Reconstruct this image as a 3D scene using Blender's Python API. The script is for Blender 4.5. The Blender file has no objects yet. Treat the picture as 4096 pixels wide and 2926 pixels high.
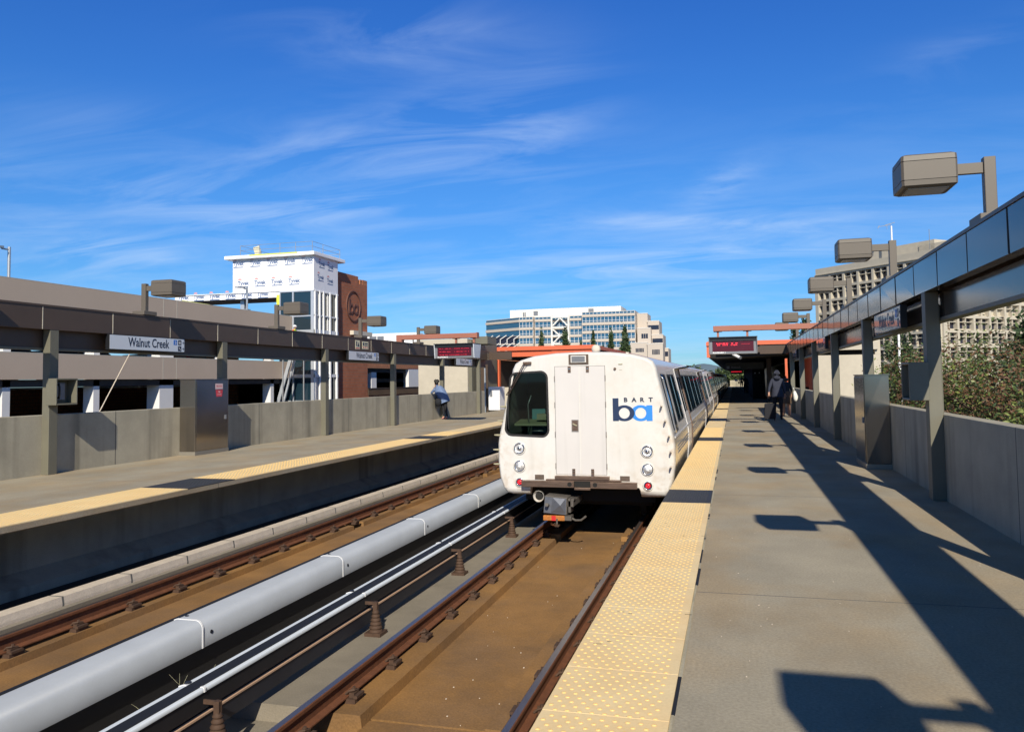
import bpy, bmesh, math, random
from mathutils import Vector, Matrix
from math import radians, sin, cos, pi, atan2, sqrt
S = bpy.context.scene
CLOUDS = [(-0.401, 0.411, 0.138, 0.039, 0.0, 0.55), (-0.412, 0.288, 0.165, 0.042, 0.14, 0.75), (-0.239, 0.319, 0.073, 0.045, 0.44, 0.5), (-0.694, 0.22, 0.13, 0.025, -0.05, 0.5), (-0.498, 0.204, 0.128, 0.022, 0.17, 0.6), (-0.757, 0.156, 0.057, 0.021, -0.21, 0.7), (-0.687, 0.147, 0.028, 0.012, 0.0, 0.5), (-0.006, 0.233, 0.039, 0.015, 0.44, 0.8), (-0.057, 0.188, 0.139, 0.011, -0.05, 0.75), (-0.244, 0.133, 0.292, 0.022, 0.07, 0.5), (0.037, 0.14, 0.153, 0.025, 0.0, 0.4), (0.236, 0.335, 0.086, 0.022, 0.17, 0.28), (-0.739, 0.286, 0.089, 0.022, 0.0, 0.2)]
COL = S.collection
rnd = random.Random(7)

# ------------------------------------------------------------------ camera
YAW, PITCH, ROLL = 0.268791, 0.0535645, 0.0144884
fwd = Vector((-sin(YAW)*cos(PITCH), cos(YAW)*cos(PITCH), sin(PITCH)))
r0 = Vector((cos(YAW), sin(YAW), 0)); u0 = r0.cross(fwd)
rt = cos(ROLL)*r0 - sin(ROLL)*u0
up = sin(ROLL)*r0 + cos(ROLL)*u0
cd = bpy.data.cameras.new('camera'); cam = bpy.data.objects.new('camera', cd); COL.objects.link(cam)
cam.matrix_world = Matrix(((rt.x, up.x, -fwd.x, 0), (rt.y, up.y, -fwd.y, 0), (rt.z, up.z, -fwd.z, 1.6), (0, 0, 0, 1)))
cd.sensor_width = 36; cd.lens = 3212.3/4096*36
cd.shift_y = -114/4096
cd.clip_start = 0.1; cd.clip_end = 12000
S.camera = cam

# ------------------------------------------------------------------ light
SUND = Vector((0.40, -1.5, 1.0)).normalized()
EL = math.asin(SUND.z); AZ = atan2(SUND.x, SUND.y)
sl = bpy.data.lights.new('sun', 'SUN'); sl.energy = 5.0; sl.angle = radians(0.53); sl.color = (1.0, 0.92, 0.77)
so = bpy.data.objects.new('sun', sl); COL.objects.link(so)
so.rotation_euler = (-SUND).to_track_quat('-Z', 'Y').to_euler()
S.view_settings.view_transform = 'Standard'; S.view_settings.look = 'None'; S.view_settings.exposure = 0.12; S.view_settings.gamma = 1
W = bpy.data.worlds.new('World'); S.world = W; W.use_nodes = True
nt = W.node_tree; nt.nodes.clear(); N = nt.nodes.new; LK = nt.links.new
def _m(nt, op, a, b=None, c=None, clamp=False):
    n = nt.nodes.new('ShaderNodeMath'); n.operation = op; n.use_clamp = clamp
    for i, v in enumerate((a, b, c)):
        if v is None: continue
        if isinstance(v, (int, float)): n.inputs[i].default_value = v
        else: nt.links.new(v, n.inputs[i])
    return n.outputs[0]
sky = N('ShaderNodeTexSky'); sky.sky_type = 'NISHITA'; sky.sun_disc = False
sky.sun_elevation = EL; sky.sun_rotation = AZ; sky.altitude = 60; sky.air_density = 1.0; sky.dust_density = 0.0; sky.ozone_density = 3.0
hs = N('ShaderNodeHueSaturation'); hs.inputs['Saturation'].default_value = 1.22; hs.inputs['Value'].default_value = 1.05
LK(sky.outputs[0], hs.inputs['Color'])
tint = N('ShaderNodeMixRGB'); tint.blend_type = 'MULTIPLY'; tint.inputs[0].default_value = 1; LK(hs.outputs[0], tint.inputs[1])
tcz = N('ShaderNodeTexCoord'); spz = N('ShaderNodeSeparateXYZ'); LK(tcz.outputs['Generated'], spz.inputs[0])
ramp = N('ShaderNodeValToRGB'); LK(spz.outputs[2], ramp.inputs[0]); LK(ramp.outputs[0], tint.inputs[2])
ce = ramp.color_ramp.elements; ce[0].position = 0.0; ce[0].color = (0.33, 0.60, 1.05, 1); ce[1].position = 0.62; ce[1].color = (0.42, 0.46, 0.47, 1)  # topmost stop, above the view, dimmed and neutral to cut blue fill light
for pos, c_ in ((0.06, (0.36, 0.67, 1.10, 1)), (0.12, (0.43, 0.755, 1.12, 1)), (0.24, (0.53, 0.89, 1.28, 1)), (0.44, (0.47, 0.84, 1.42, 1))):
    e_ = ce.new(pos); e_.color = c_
# cirrus: wisps drawn out on a high flat layer
tc = N('ShaderNodeTexCoord'); sp = N('ShaderNodeSeparateXYZ'); LK(tc.outputs['Generated'], sp.inputs[0])
zz = _m(nt, 'MAXIMUM', _m(nt, 'ADD', sp.outputs[2], 0.12), 0.03)
px = _m(nt, 'DIVIDE', sp.outputs[0], zz); py = _m(nt, 'DIVIDE', sp.outputs[1], zz)
cb = N('ShaderNodeCombineXYZ'); LK(px, cb.inputs[0]); LK(py, cb.inputs[1])
def layer(rot, sc, loc, nscale, detail, dist):
    mp = N('ShaderNodeMapping'); mp.inputs['Rotation'].default_value = (0, 0, radians(rot)); mp.inputs['Scale'].default_value = (*sc, 1); mp.inputs['Location'].default_value = (*loc, 0)
    LK(cb.outputs[0], mp.inputs[0]); n = N('ShaderNodeTexNoise'); n.inputs['Scale'].default_value = nscale; n.inputs['Detail'].default_value = detail; n.inputs['Roughness'].default_value = 0.6; n.inputs['Distortion'].default_value = dist
    LK(mp.outputs[0], n.inputs['Vector']); return n.outputs[0]
fib = layer(-35, (0.9, 2.3), (9.0, 4.2), 1.6, 12, 0.7)
az_ = _m(nt, 'ARCTAN2', sp.outputs[0], sp.outputs[1]); el_ = _m(nt, 'ARCSINE', sp.outputs[2])
cov = None
for a_, e_, sa, se, ro_, am in CLOUDS:
    da = _m(nt, 'SUBTRACT', az_, a_); de = _m(nt, 'SUBTRACT', el_, e_)
    u_ = _m(nt, 'DIVIDE', _m(nt, 'ADD', _m(nt, 'MULTIPLY', da, cos(ro_)), _m(nt, 'MULTIPLY', de, sin(ro_))), sa)
    v_ = _m(nt, 'DIVIDE', _m(nt, 'SUBTRACT', _m(nt, 'MULTIPLY', de, cos(ro_)), _m(nt, 'MULTIPLY', da, sin(ro_))), se)
    g_ = _m(nt, 'MULTIPLY', _m(nt, 'EXPONENT', _m(nt, 'MULTIPLY', _m(nt, 'ADD', _m(nt, 'MULTIPLY', u_, u_), _m(nt, 'MULTIPLY', v_, v_)), -0.85)), am)
    cov = g_ if cov is None else _m(nt, 'ADD', cov, g_)
cov = _m(nt, 'MINIMUM', cov, 1.0)
cl = _m(nt, 'MULTIPLY', _m(nt, 'SUBTRACT', fib, 0.40, clamp=True), 3.3, clamp=True)
cl = _m(nt, 'MULTIPLY', _m(nt, 'MULTIPLY', cl, cov), 0.54)
low = _m(nt, 'MULTIPLY', _m(nt, 'SUBTRACT', 1.0, _m(nt, 'MULTIPLY', sp.outputs[2], 3.0), clamp=True), 0.27)
cl = _m(nt, 'ADD', cl, _m(nt, 'MULTIPLY', low, _m(nt, 'MULTIPLY', _m(nt, 'SUBTRACT', fib, 0.38, clamp=True), 3.5, clamp=True)))
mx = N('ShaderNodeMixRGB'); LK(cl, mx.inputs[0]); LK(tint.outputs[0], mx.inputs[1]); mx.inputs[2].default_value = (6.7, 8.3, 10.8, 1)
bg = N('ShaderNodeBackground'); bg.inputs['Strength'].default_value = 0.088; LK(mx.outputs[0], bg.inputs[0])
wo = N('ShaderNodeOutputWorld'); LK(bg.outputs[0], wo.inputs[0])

# ------------------------------------------------------------------ materials
MATS = {}
def mat(name, col, rough=0.7, metal=0.0, var=0.0, vscale=2.0, fine=0.0, fscale=60, bump=0.0, bscale=80, streak=0.0, sscale=3.0, spec=None, emit=None, col2=None, stretch=(1, 1, 1), coat=0.0, spots=0.0):
    if name in MATS: return MATS[name]
    m = bpy.data.materials.new(name); m.use_nodes = True; t = m.node_tree
    b = t.nodes['Principled BSDF']; b.inputs['Roughness'].default_value = rough; b.inputs['Metallic'].default_value = metal
    b.inputs['Base Color'].default_value = (*col, 1)
    if spec is not None: b.inputs['Specular IOR Level'].default_value = spec
    if coat: b.inputs['Coat Weight'].default_value = coat; b.inputs['Coat Roughness'].default_value = 0.08
    if emit: b.inputs['Emission Color'].default_value = (*emit[:3], 1); b.inputs['Emission Strength'].default_value = emit[3]
    out = None
    geo = t.nodes.new('ShaderNodeNewGeometry')
    def noise(scale, detail, st=(1, 1, 1), loc=0.0):
        mpn = t.nodes.new('ShaderNodeMapping'); mpn.inputs['Scale'].default_value = st; mpn.inputs['Location'].default_value = (loc, loc, loc)
        t.links.new(geo.outputs['Position'], mpn.inputs[0])
        n = t.nodes.new('ShaderNodeTexNoise'); n.inputs['Scale'].default_value = scale; n.inputs['Detail'].default_value = detail; n.inputs['Roughness'].default_value = 0.6
        t.links.new(mpn.outputs[0], n.inputs['Vector']); return n.outputs[0]
    f = None
    def acc(x):
        nonlocal f
        f = x if f is None else _m(t, 'MULTIPLY', f, x)
    if var: acc(_m(t, 'ADD', _m(t, 'MULTIPLY', noise(vscale, 5, stretch), 2*var*1.6), 1-var*1.6))
    if fine: acc(_m(t, 'ADD', _m(t, 'MULTIPLY', noise(fscale, 2), 2*fine*1.6), 1-fine*1.6))
    if streak:
        ns = noise(sscale, 3, (1, 1, 0.06), 5.0)
        acc(_m(t, 'SUBTRACT', 1.0, _m(t, 'MULTIPLY', _m(t, 'MULTIPLY', _m(t, 'SUBTRACT', ns, 0.52, clamp=True), 6, clamp=True), streak)))
    if spots:
        vo = t.nodes.new('ShaderNodeTexVoronoi'); vo.inputs['Scale'].default_value = 4.5; t.links.new(geo.outputs['Position'], vo.inputs['Vector'])
        sz = _m(t, 'MULTIPLY', _m(t, 'SUBTRACT', noise(3.0, 2, (1, 1, 1), 3.3), 0.5, clamp=True), 0.28)
        k1 = _m(t, 'MULTIPLY', _m(t, 'SUBTRACT', sz, vo.outputs['Distance']), 60, clamp=True)
        acc(_m(t, 'SUBTRACT', 1.0, _m(t, 'MULTIPLY', k1, spots)))
        acc(_m(t, 'SUBTRACT', 1.0, _m(t, 'MULTIPLY', _m(t, 'MULTIPLY', _m(t, 'SUBTRACT', noise(0.55, 7, (1.6, 0.8, 1), 7.7), 0.55, clamp=True), 4, clamp=True), spots*0.55)))
    base = None
    if col2:
        mm = t.nodes.new('ShaderNodeMixRGB'); mm.inputs[1].default_value = (*col, 1); mm.inputs[2].default_value = (*col2, 1)
        t.links.new(_m(t, 'MULTIPLY', _m(t, 'SUBTRACT', noise(vscale*0.8, 6, stretch, 9.0), 0.42, clamp=True), 5, clamp=True), mm.inputs[0]); base = mm.outputs[0]
    if f is not None or base is not None:
        if f is not None:
            vm = t.nodes.new('ShaderNodeVectorMath'); vm.operation = 'SCALE'
            if base is not None: t.links.new(base, vm.inputs[0])
            else: vm.inputs[0].default_value = col
            t.links.new(f, vm.inputs['Scale']); base = vm.outputs[0]
        t.links.new(base, b.inputs['Base Color'])
    if bump:
        bn = t.nodes.new('ShaderNodeBump'); bn.inputs['Strength'].default_value = bump; bn.inputs['Distance'].default_value = 0.01
        t.links.new(noise(bscale, 3), bn.inputs['Height']); t.links.new(bn.outputs[0], b.inputs['Normal'])
    MATS[name] = m; return m

def brick_mat(name, c1, c2, mortar, scale, axis='x'):
    m = bpy.data.materials.new(name); m.use_nodes = True; t = m.node_tree; b = t.nodes['Principled BSDF']; b.inputs['Roughness'].default_value = 0.85
    g = t.nodes.new('ShaderNodeNewGeometry'); s = t.nodes.new('ShaderNodeSeparateXYZ'); t.links.new(g.outputs['Position'], s.inputs[0])
    c = t.nodes.new('ShaderNodeCombineXYZ'); t.links.new(_m(t, 'ADD', s.outputs[0], s.outputs[1]), c.inputs[0]); t.links.new(s.outputs[2], c.inputs[1])
    br = t.nodes.new('ShaderNodeTexBrick'); br.inputs['Scale'].default_value = scale; br.inputs['Color1'].default_value = (*c1, 1); br.inputs['Color2'].default_value = (*c2, 1); br.inputs['Mortar'].default_value = (*mortar, 1)
    br.inputs['Mortar Size'].default_value = 0.02; t.links.new(c.outputs[0], br.inputs['Vector'])
    n = t.nodes.new('ShaderNodeTexNoise'); n.inputs['Scale'].default_value = 1.2; n.inputs['Detail'].default_value = 5; t.links.new(g.outputs['Position'], n.inputs['Vector'])
    vm = t.nodes.new('ShaderNodeVectorMath'); vm.operation = 'SCALE'; t.links.new(br.outputs[0], vm.inputs[0]); t.links.new(_m(t, 'ADD', _m(t, 'MULTIPLY', n.outputs[0], 0.5), 0.75), vm.inputs['Scale'])
    t.links.new(vm.outputs[0], b.inputs['Base Color']); MATS[name] = m; return m

def joint_mat(name, src, axis, period, offset, width=0.012, dark=0.35, depth=0.5):
    """copy of a material with real panel joints every period metres along one axis"""
    m = MATS[src].copy(); m.name = name; t = m.node_tree; b = t.nodes['Principled BSDF']
    g = t.nodes.new('ShaderNodeNewGeometry'); s = t.nodes.new('ShaderNodeSeparateXYZ'); t.links.new(g.outputs['Position'], s.inputs[0])
    a = _m(t, 'FRACT', _m(t, 'DIVIDE', _m(t, 'SUBTRACT', s.outputs[axis], offset-1000*period), period))
    k = _m(t, 'LESS_THAN', a, width/period)
    mm = t.nodes.new('ShaderNodeMixRGB'); t.links.new(k, mm.inputs[0])
    lk = b.inputs['Base Color'].links
    if lk: t.links.new(lk[0].from_socket, mm.inputs[1])
    else: mm.inputs[1].default_value = b.inputs['Base Color'].default_value
    mm.inputs[2].default_value = (dark, dark, dark*0.95, 1); t.links.new(mm.outputs[0], b.inputs['Base Color'])
    MATS[name] = m; return m

mat('platform_concrete', (0.35, 0.31, 0.235), 0.85, var=0.24, vscale=1.1, fine=0.22, fscale=55, bump=0.35, bscale=120, stretch=(1, 0.7, 1), spots=0.3, col2=(0.36, 0.285, 0.185))
mat('wall_concrete', (0.385, 0.35, 0.265), 0.88, var=0.22, vscale=1.6, fine=0.12, streak=0.36, sscale=1.7, bump=0.25, bscale=70)
mat('kerb_concrete', (0.6, 0.52, 0.43), 0.85, var=0.15, vscale=4, fine=0.12, bump=0.5, bscale=40)
mat('raw_concrete', (0.23, 0.2, 0.155), 0.9, var=0.24, vscale=1.5, fine=0.15, bump=0.4, bscale=50)
mat('bed_brown', (0.27, 0.14, 0.042), 0.85, var=0.36, vscale=1.1, fine=0.22, fscale=45, bump=0.5, bscale=50, col2=(0.225, 0.125, 0.05), spots=0.25)
mat('dark_floor', (0.03, 0.026, 0.02), 0.9, var=0.2, vscale=1.5)
mat('rust', (0.145, 0.053, 0.022), 0.75, var=0.3, vscale=9, fine=0.2, bump=0.4, bscale=60)
mat('rail_head', (0.2, 0.17, 0.16), 0.32, 0.7, var=0.15, vscale=5, stretch=(1, 0.1, 1))
mat('rust_dark', (0.07, 0.038, 0.023), 0.8, var=0.3, vscale=20)
mat('copper_edge', (0.55, 0.36, 0.24), 0.6, var=0.1)
mat('cover_grey', (0.31, 0.335, 0.38), 0.36, var=0.09, vscale=2, fine=0.03, spots=0.12)
mat('cover_white', (0.42, 0.46, 0.52), 0.4, var=0.06, vscale=3)
mat('rubber_black', (0.012, 0.012, 0.014), 0.65, var=0.2, vscale=6)
mat('navy_rail', (0.016, 0.018, 0.028), 0.55, var=0.2, vscale=4)
mat('tile_yellow', (0.84, 0.62, 0.32), 0.6, var=0.08, vscale=2.5, fine=0.07, col2=(0.84, 0.66, 0.37), spots=0.12)
mat('dome_yellow', (0.88, 0.60, 0.24), 0.55, var=0.06)
mat('tile_black', (0.03, 0.03, 0.032), 0.6, var=0.15)
mat('dome_black', (0.055, 0.057, 0.062), 0.55)
mat('brown_metal', (0.085, 0.058, 0.042), 0.42, 0.0, var=0.14, vscale=1.2, spec=0.35)
mat('fascia_gloss', (0.05, 0.038, 0.03), 0.13, 0.15, var=0.12, vscale=1.0, bump=0.06, bscale=1.3, spec=0.45)
mat('column_olive', (0.15, 0.142, 0.105), 0.55, var=0.1, vscale=2.0, fine=0.05)
mat('lamp_taupe', (0.125, 0.106, 0.084), 0.5, var=0.05)
mat('lamp_lens', (0.32, 0.34, 0.36), 0.25)
mat('steel', (0.33, 0.3, 0.27), 0.14, 0.95, var=0.08, vscale=1.5, bump=0.05, bscale=3)
mat('steel_base', (0.3, 0.28, 0.24), 0.45, 0.5, var=0.1)
mat('orange_paint', (0.62, 0.13, 0.052), 0.5, var=0.06, fine=0.03)
mat('orange_dull', (0.34, 0.13, 0.085), 0.5, var=0.07)
mat('garage_beige', (0.56, 0.44, 0.34), 0.85, var=0.05, vscale=0.5, fine=0.04, fscale=20)
mat('garage_white', (0.75, 0.74, 0.74), 0.75, var=0.04)
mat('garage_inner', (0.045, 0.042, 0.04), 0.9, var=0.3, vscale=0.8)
mat('seam_white', (0.6, 0.55, 0.45), 0.8)
mat('white_paint', (0.78, 0.78, 0.78), 0.5, var=0.03)
mat('wrap_white', (0.86, 0.87, 0.9), 0.55, var=0.04, vscale=1.5, bump=0.5, bscale=2.5)
mat('wrap_blue', (0.12, 0.18, 0.33), 0.6); mat('wrap_red', (0.7, 0.33, 0.33), 0.6)
mat('alu', (0.5, 0.53, 0.58), 0.35, 0.35, var=0.05)
mat('galv', (0.42, 0.44, 0.46), 0.4, 0.5, var=0.08)
mat('glass_dark', (0.012, 0.03, 0.045), 0.06, 0.0, spec=0.8)
mat('glass_blue', (0.035, 0.115, 0.2), 0.1, 0.1, var=0.18, vscale=0.15, spec=0.8)
mat('glass_grid', (0.02, 0.024, 0.045), 0.15, spec=0.5)
mat('office_beige', (0.52, 0.455, 0.39), 0.8, var=0.04, vscale=0.2)
mat('office_white', (0.72, 0.7, 0.66), 0.8, var=0.03, vscale=0.2)
mat('tower_concrete', (0.5, 0.45, 0.36), 0.85, var=0.1, vscale=0.6, fine=0.05, fscale=4)
mat('train_white', (0.69, 0.675, 0.645), 0.38, var=0.045, vscale=1.6, streak=0.06, sscale=6, fine=0.02, fscale=20, col2=(0.66, 0.63, 0.58), spots=0.08)
mat('train_side', (0.66, 0.65, 0.65), 0.27, 0.2, var=0.04, vscale=1.0)
mat('train_belly', (0.62, 0.6, 0.56), 0.2, 0.7, var=0.06, vscale=1.0, streak=0.1, sscale=4)
mat('train_roof', (0.55, 0.58, 0.63), 0.45, 0.2, var=0.08)
mat('door_white', (0.63, 0.605, 0.585), 0.42, var=0.04, vscale=1.3, streak=0.07, sscale=5)
mat('grime', (0.10, 0.072, 0.055), 0.8, var=0.4, vscale=12)
mat('gasket', (0.014, 0.013, 0.013), 0.6)
mat('line_grey', (0.2, 0.185, 0.175), 0.7)
mat('stripe_grey', (0.16, 0.17, 0.2), 0.5)
mat('chrome', (0.7, 0.7, 0.7), 0.12, 1.0)
mat('reflector', (0.75, 0.74, 0.72), 0.4, 0.8, var=0.3, vscale=28, bump=0.8, bscale=40)
mat('bumper', (0.2, 0.135, 0.1), 0.42, 0.75, var=0.45, vscale=4, stretch=(1, 1, 9), bump=0.2)
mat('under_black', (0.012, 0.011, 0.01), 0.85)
mat('coupler_grey', (0.14, 0.15, 0.18), 0.45, 0.4, var=0.2, vscale=14)
mat('coupler_dirty', (0.09, 0.08, 0.07), 0.7, var=0.4, vscale=18)
mat('coupler_orange', (0.42, 0.15, 0.025), 0.6, var=0.35, vscale=25)
mat('red_paint', (0.55, 0.02, 0.02), 0.5)
mat('red_lamp', (0.22, 0.004, 0.008), 0.3, emit=(1, 0.02, 0.02, 0.06))
mat('red_led', (1, 0.05, 0.08), 0.4, emit=(1, 0.03, 0.05, 1.3))
mat('led_dim', (0.5, 0.02, 0.04), 0.4, emit=(1, 0.03, 0.08, 0.25))
mat('screen_red', (0.075, 0.006, 0.014), 0.25, emit=(0.25, 0.01, 0.03, 0.02))
mat('sign_black', (0.012, 0.013, 0.016), 0.4)
mat('frame_grey', (0.2, 0.21, 0.23), 0.45, 0.3)
mat('sign_gloss_shaded', (0.2, 0.2, 0.24), 0.08, coat=0.5); mat('sign_white', (0.62, 0.66, 0.72), 0.35, coat=0.3)  # right sign faces: glossy, with their shade put into the darker colour
mat('ink', (0.02, 0.03, 0.06), 0.5)
mat('ink_blue', (0.03, 0.16, 0.55), 0.5)
mat('logo_navy', (0.012, 0.03, 0.085), 0.45); mat('logo_blue', (0.03, 0.24, 0.72), 0.45)
mat('white_letters', (0.8, 0.8, 0.8), 0.5)
mat('cab_dark', (0.03, 0.045, 0.042), 0.8); mat('cab_desk', (0.36, 0.33, 0.22), 0.6); mat('cab_seat', (0.12, 0.3, 0.34), 0.7)
mat('sticker_cream', (0.62, 0.58, 0.42), 0.6); mat('sticker_red', (0.6, 0.05, 0.07), 0.5); mat('sticker_pink', (0.7, 0.5, 0.5), 0.5)
mat('plywood', (0.42, 0.42, 0.13), 0.8, var=0.05); mat('yellow_board', (0.75, 0.78, 0.08), 0.7)
mat('leaf_green', (0.075, 0.115, 0.028), 0.6, var=0.3, vscale=2); mat('leaf_dark', (0.035, 0.062, 0.022), 0.65, var=0.3, vscale=2)
mat('leaf_light', (0.17, 0.2, 0.05), 0.55, var=0.2); mat('leaf_rust', (0.15, 0.075, 0.035), 0.65, var=0.3); mat('leaf_brown', (0.13, 0.07, 0.04), 0.7, var=0.3)
mat('conifer', (0.035, 0.065, 0.022), 0.7, var=0.3, vscale=0.5); mat('conifer_light', (0.07, 0.1, 0.032), 0.7)
mat('leaf_pale', (0.35, 0.34, 0.22), 0.5)
mat('bark', (0.09, 0.065, 0.045), 0.9, var=0.3, vscale=6)
mat('ground_dry', (0.16, 0.15, 0.11), 0.95, var=0.25, vscale=0.05, fine=0.1, fscale=1)
mat('asphalt', (0.05, 0.05, 0.052), 0.9, var=0.15, vscale=0.5)
mat('hill', (0.13, 0.19, 0.23), 0.95, var=0.25, vscale=0.01)  # bluish distance haze put into the hill's own colour
mat('skin', (0.5, 0.27, 0.18), 0.6); mat('hair', (0.012, 0.009, 0.008), 0.6)
mat('denim', (0.14, 0.2, 0.34), 0.85, var=0.3, vscale=12); mat('black_cloth', (0.012, 0.013, 0.018), 0.9); mat('navy_cloth', (0.03, 0.036, 0.06), 0.9)
mat('grey_cloth', (0.03, 0.034, 0.055), 0.9, var=0.1); mat('tan_cloth', (0.13, 0.085, 0.055), 0.9); mat('white_cloth', (0.75, 0.75, 0.7), 0.8)  # grey cloth darkened for the beam's shadow on the traveller
mat('pink_shoe', (0.45, 0.12, 0.16), 0.6); mat('vest', (0.6, 0.85, 0.05), 0.6); mat('orange_cloth', (0.8, 0.17, 0.03), 0.7)
mat('car_red', (0.35, 0.01, 0.02), 0.25, coat=0.6); mat('car_silver', (0.4, 0.41, 0.42), 0.3, 0.4); mat('car_dark', (0.03, 0.035, 0.045), 0.25, coat=0.5); mat('tyre', (0.02, 0.02, 0.02), 0.85)
brick_mat('brick', (0.4, 0.14, 0.068), (0.33, 0.11, 0.052), (0.27, 0.15, 0.1), 1.15)
brick_mat('brick_orange', (0.5, 0.2, 0.095), (0.44, 0.17, 0.08), (0.24, 0.13, 0.08), 1.15)
mat('brick_relief', (0.15, 0.065, 0.045), 0.7)
joint_mat('wall_joint', 'wall_concrete', 1, 5.18, 8.62, 0.018, 0.06)
joint_mat('platform_joint', 'platform_concrete', 1, 5.18, 6.255, 0.012, 0.1)
joint_mat('kerb_joint', 'kerb_concrete', 1, 1.15, 0.0, 0.03, 0.12)
# rust bleed along the outer edges and above the bumper of the train front
m = MATS['train_white']; t = m.node_tree; b = t.nodes['Principled BSDF']; g = t.nodes.new('ShaderNodeNewGeometry'); s = t.nodes.new('ShaderNodeSeparateXYZ'); t.links.new(g.outputs['Position'], s.inputs[0])
nn = t.nodes.new('ShaderNodeTexNoise'); nn.inputs['Scale'].default_value = 9; nn.inputs['Detail'].default_value = 7; t.links.new(g.outputs['Position'], nn.inputs['Vector'])
edge = _m(t, 'MULTIPLY', _m(t, 'SUBTRACT', _m(t, 'ABSOLUTE', _m(t, 'ADD', s.outputs[0], 2.62)), 1.22, clamp=True), 3.2, clamp=True)
lowz = _m(t, 'MULTIPLY', _m(t, 'SUBTRACT', 0.12, s.outputs[2], clamp=True), 2.2, clamp=True)
k = _m(t, 'MULTIPLY', _m(t, 'ADD', _m(t, 'ADD', edge, lowz), 0.12), _m(t, 'MULTIPLY', _m(t, 'SUBTRACT', nn.outputs[0], 0.47, clamp=True), 5, clamp=True), clamp=True)
mm = t.nodes.new('ShaderNodeMixRGB'); t.links.new(_m(t, 'MULTIPLY', k, 0.34), mm.inputs[0]); t.links.new(b.inputs['Base Color'].links[0].from_socket, mm.inputs[1]); mm.inputs[2].default_value = (0.42, 0.29, 0.17, 1); t.links.new(mm.outputs[0], b.inputs['Base Color'])
# tinted windscreen: part see-through, part mirror
g = bpy.data.materials.new('windscreen_glass'); g.use_nodes = True; t = g.node_tree; t.nodes.clear()
tr = t.nodes.new('ShaderNodeBsdfTransparent'); tr.inputs[0].default_value = (0.36, 0.46, 0.42, 1)
gl = t.nodes.new('ShaderNodeBsdfGlossy'); gl.inputs['Roughness'].default_value = 0.03; gl.inputs[0].default_value = (0.8, 0.85, 0.85, 1)
fr = t.nodes.new('ShaderNodeFresnel'); fr.inputs[0].default_value = 1.5
ms = t.nodes.new('ShaderNodeMixShader'); ou = t.nodes.new('ShaderNodeOutputMaterial')
t.links.new(fr.outputs[0], ms.inputs[0]); t.links.new(tr.outputs[0], ms.inputs[1]); t.links.new(gl.outputs[0], ms.inputs[2]); t.links.new(ms.outputs[0], ou.inputs[0]); MATS['windscreen_glass'] = g

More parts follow.
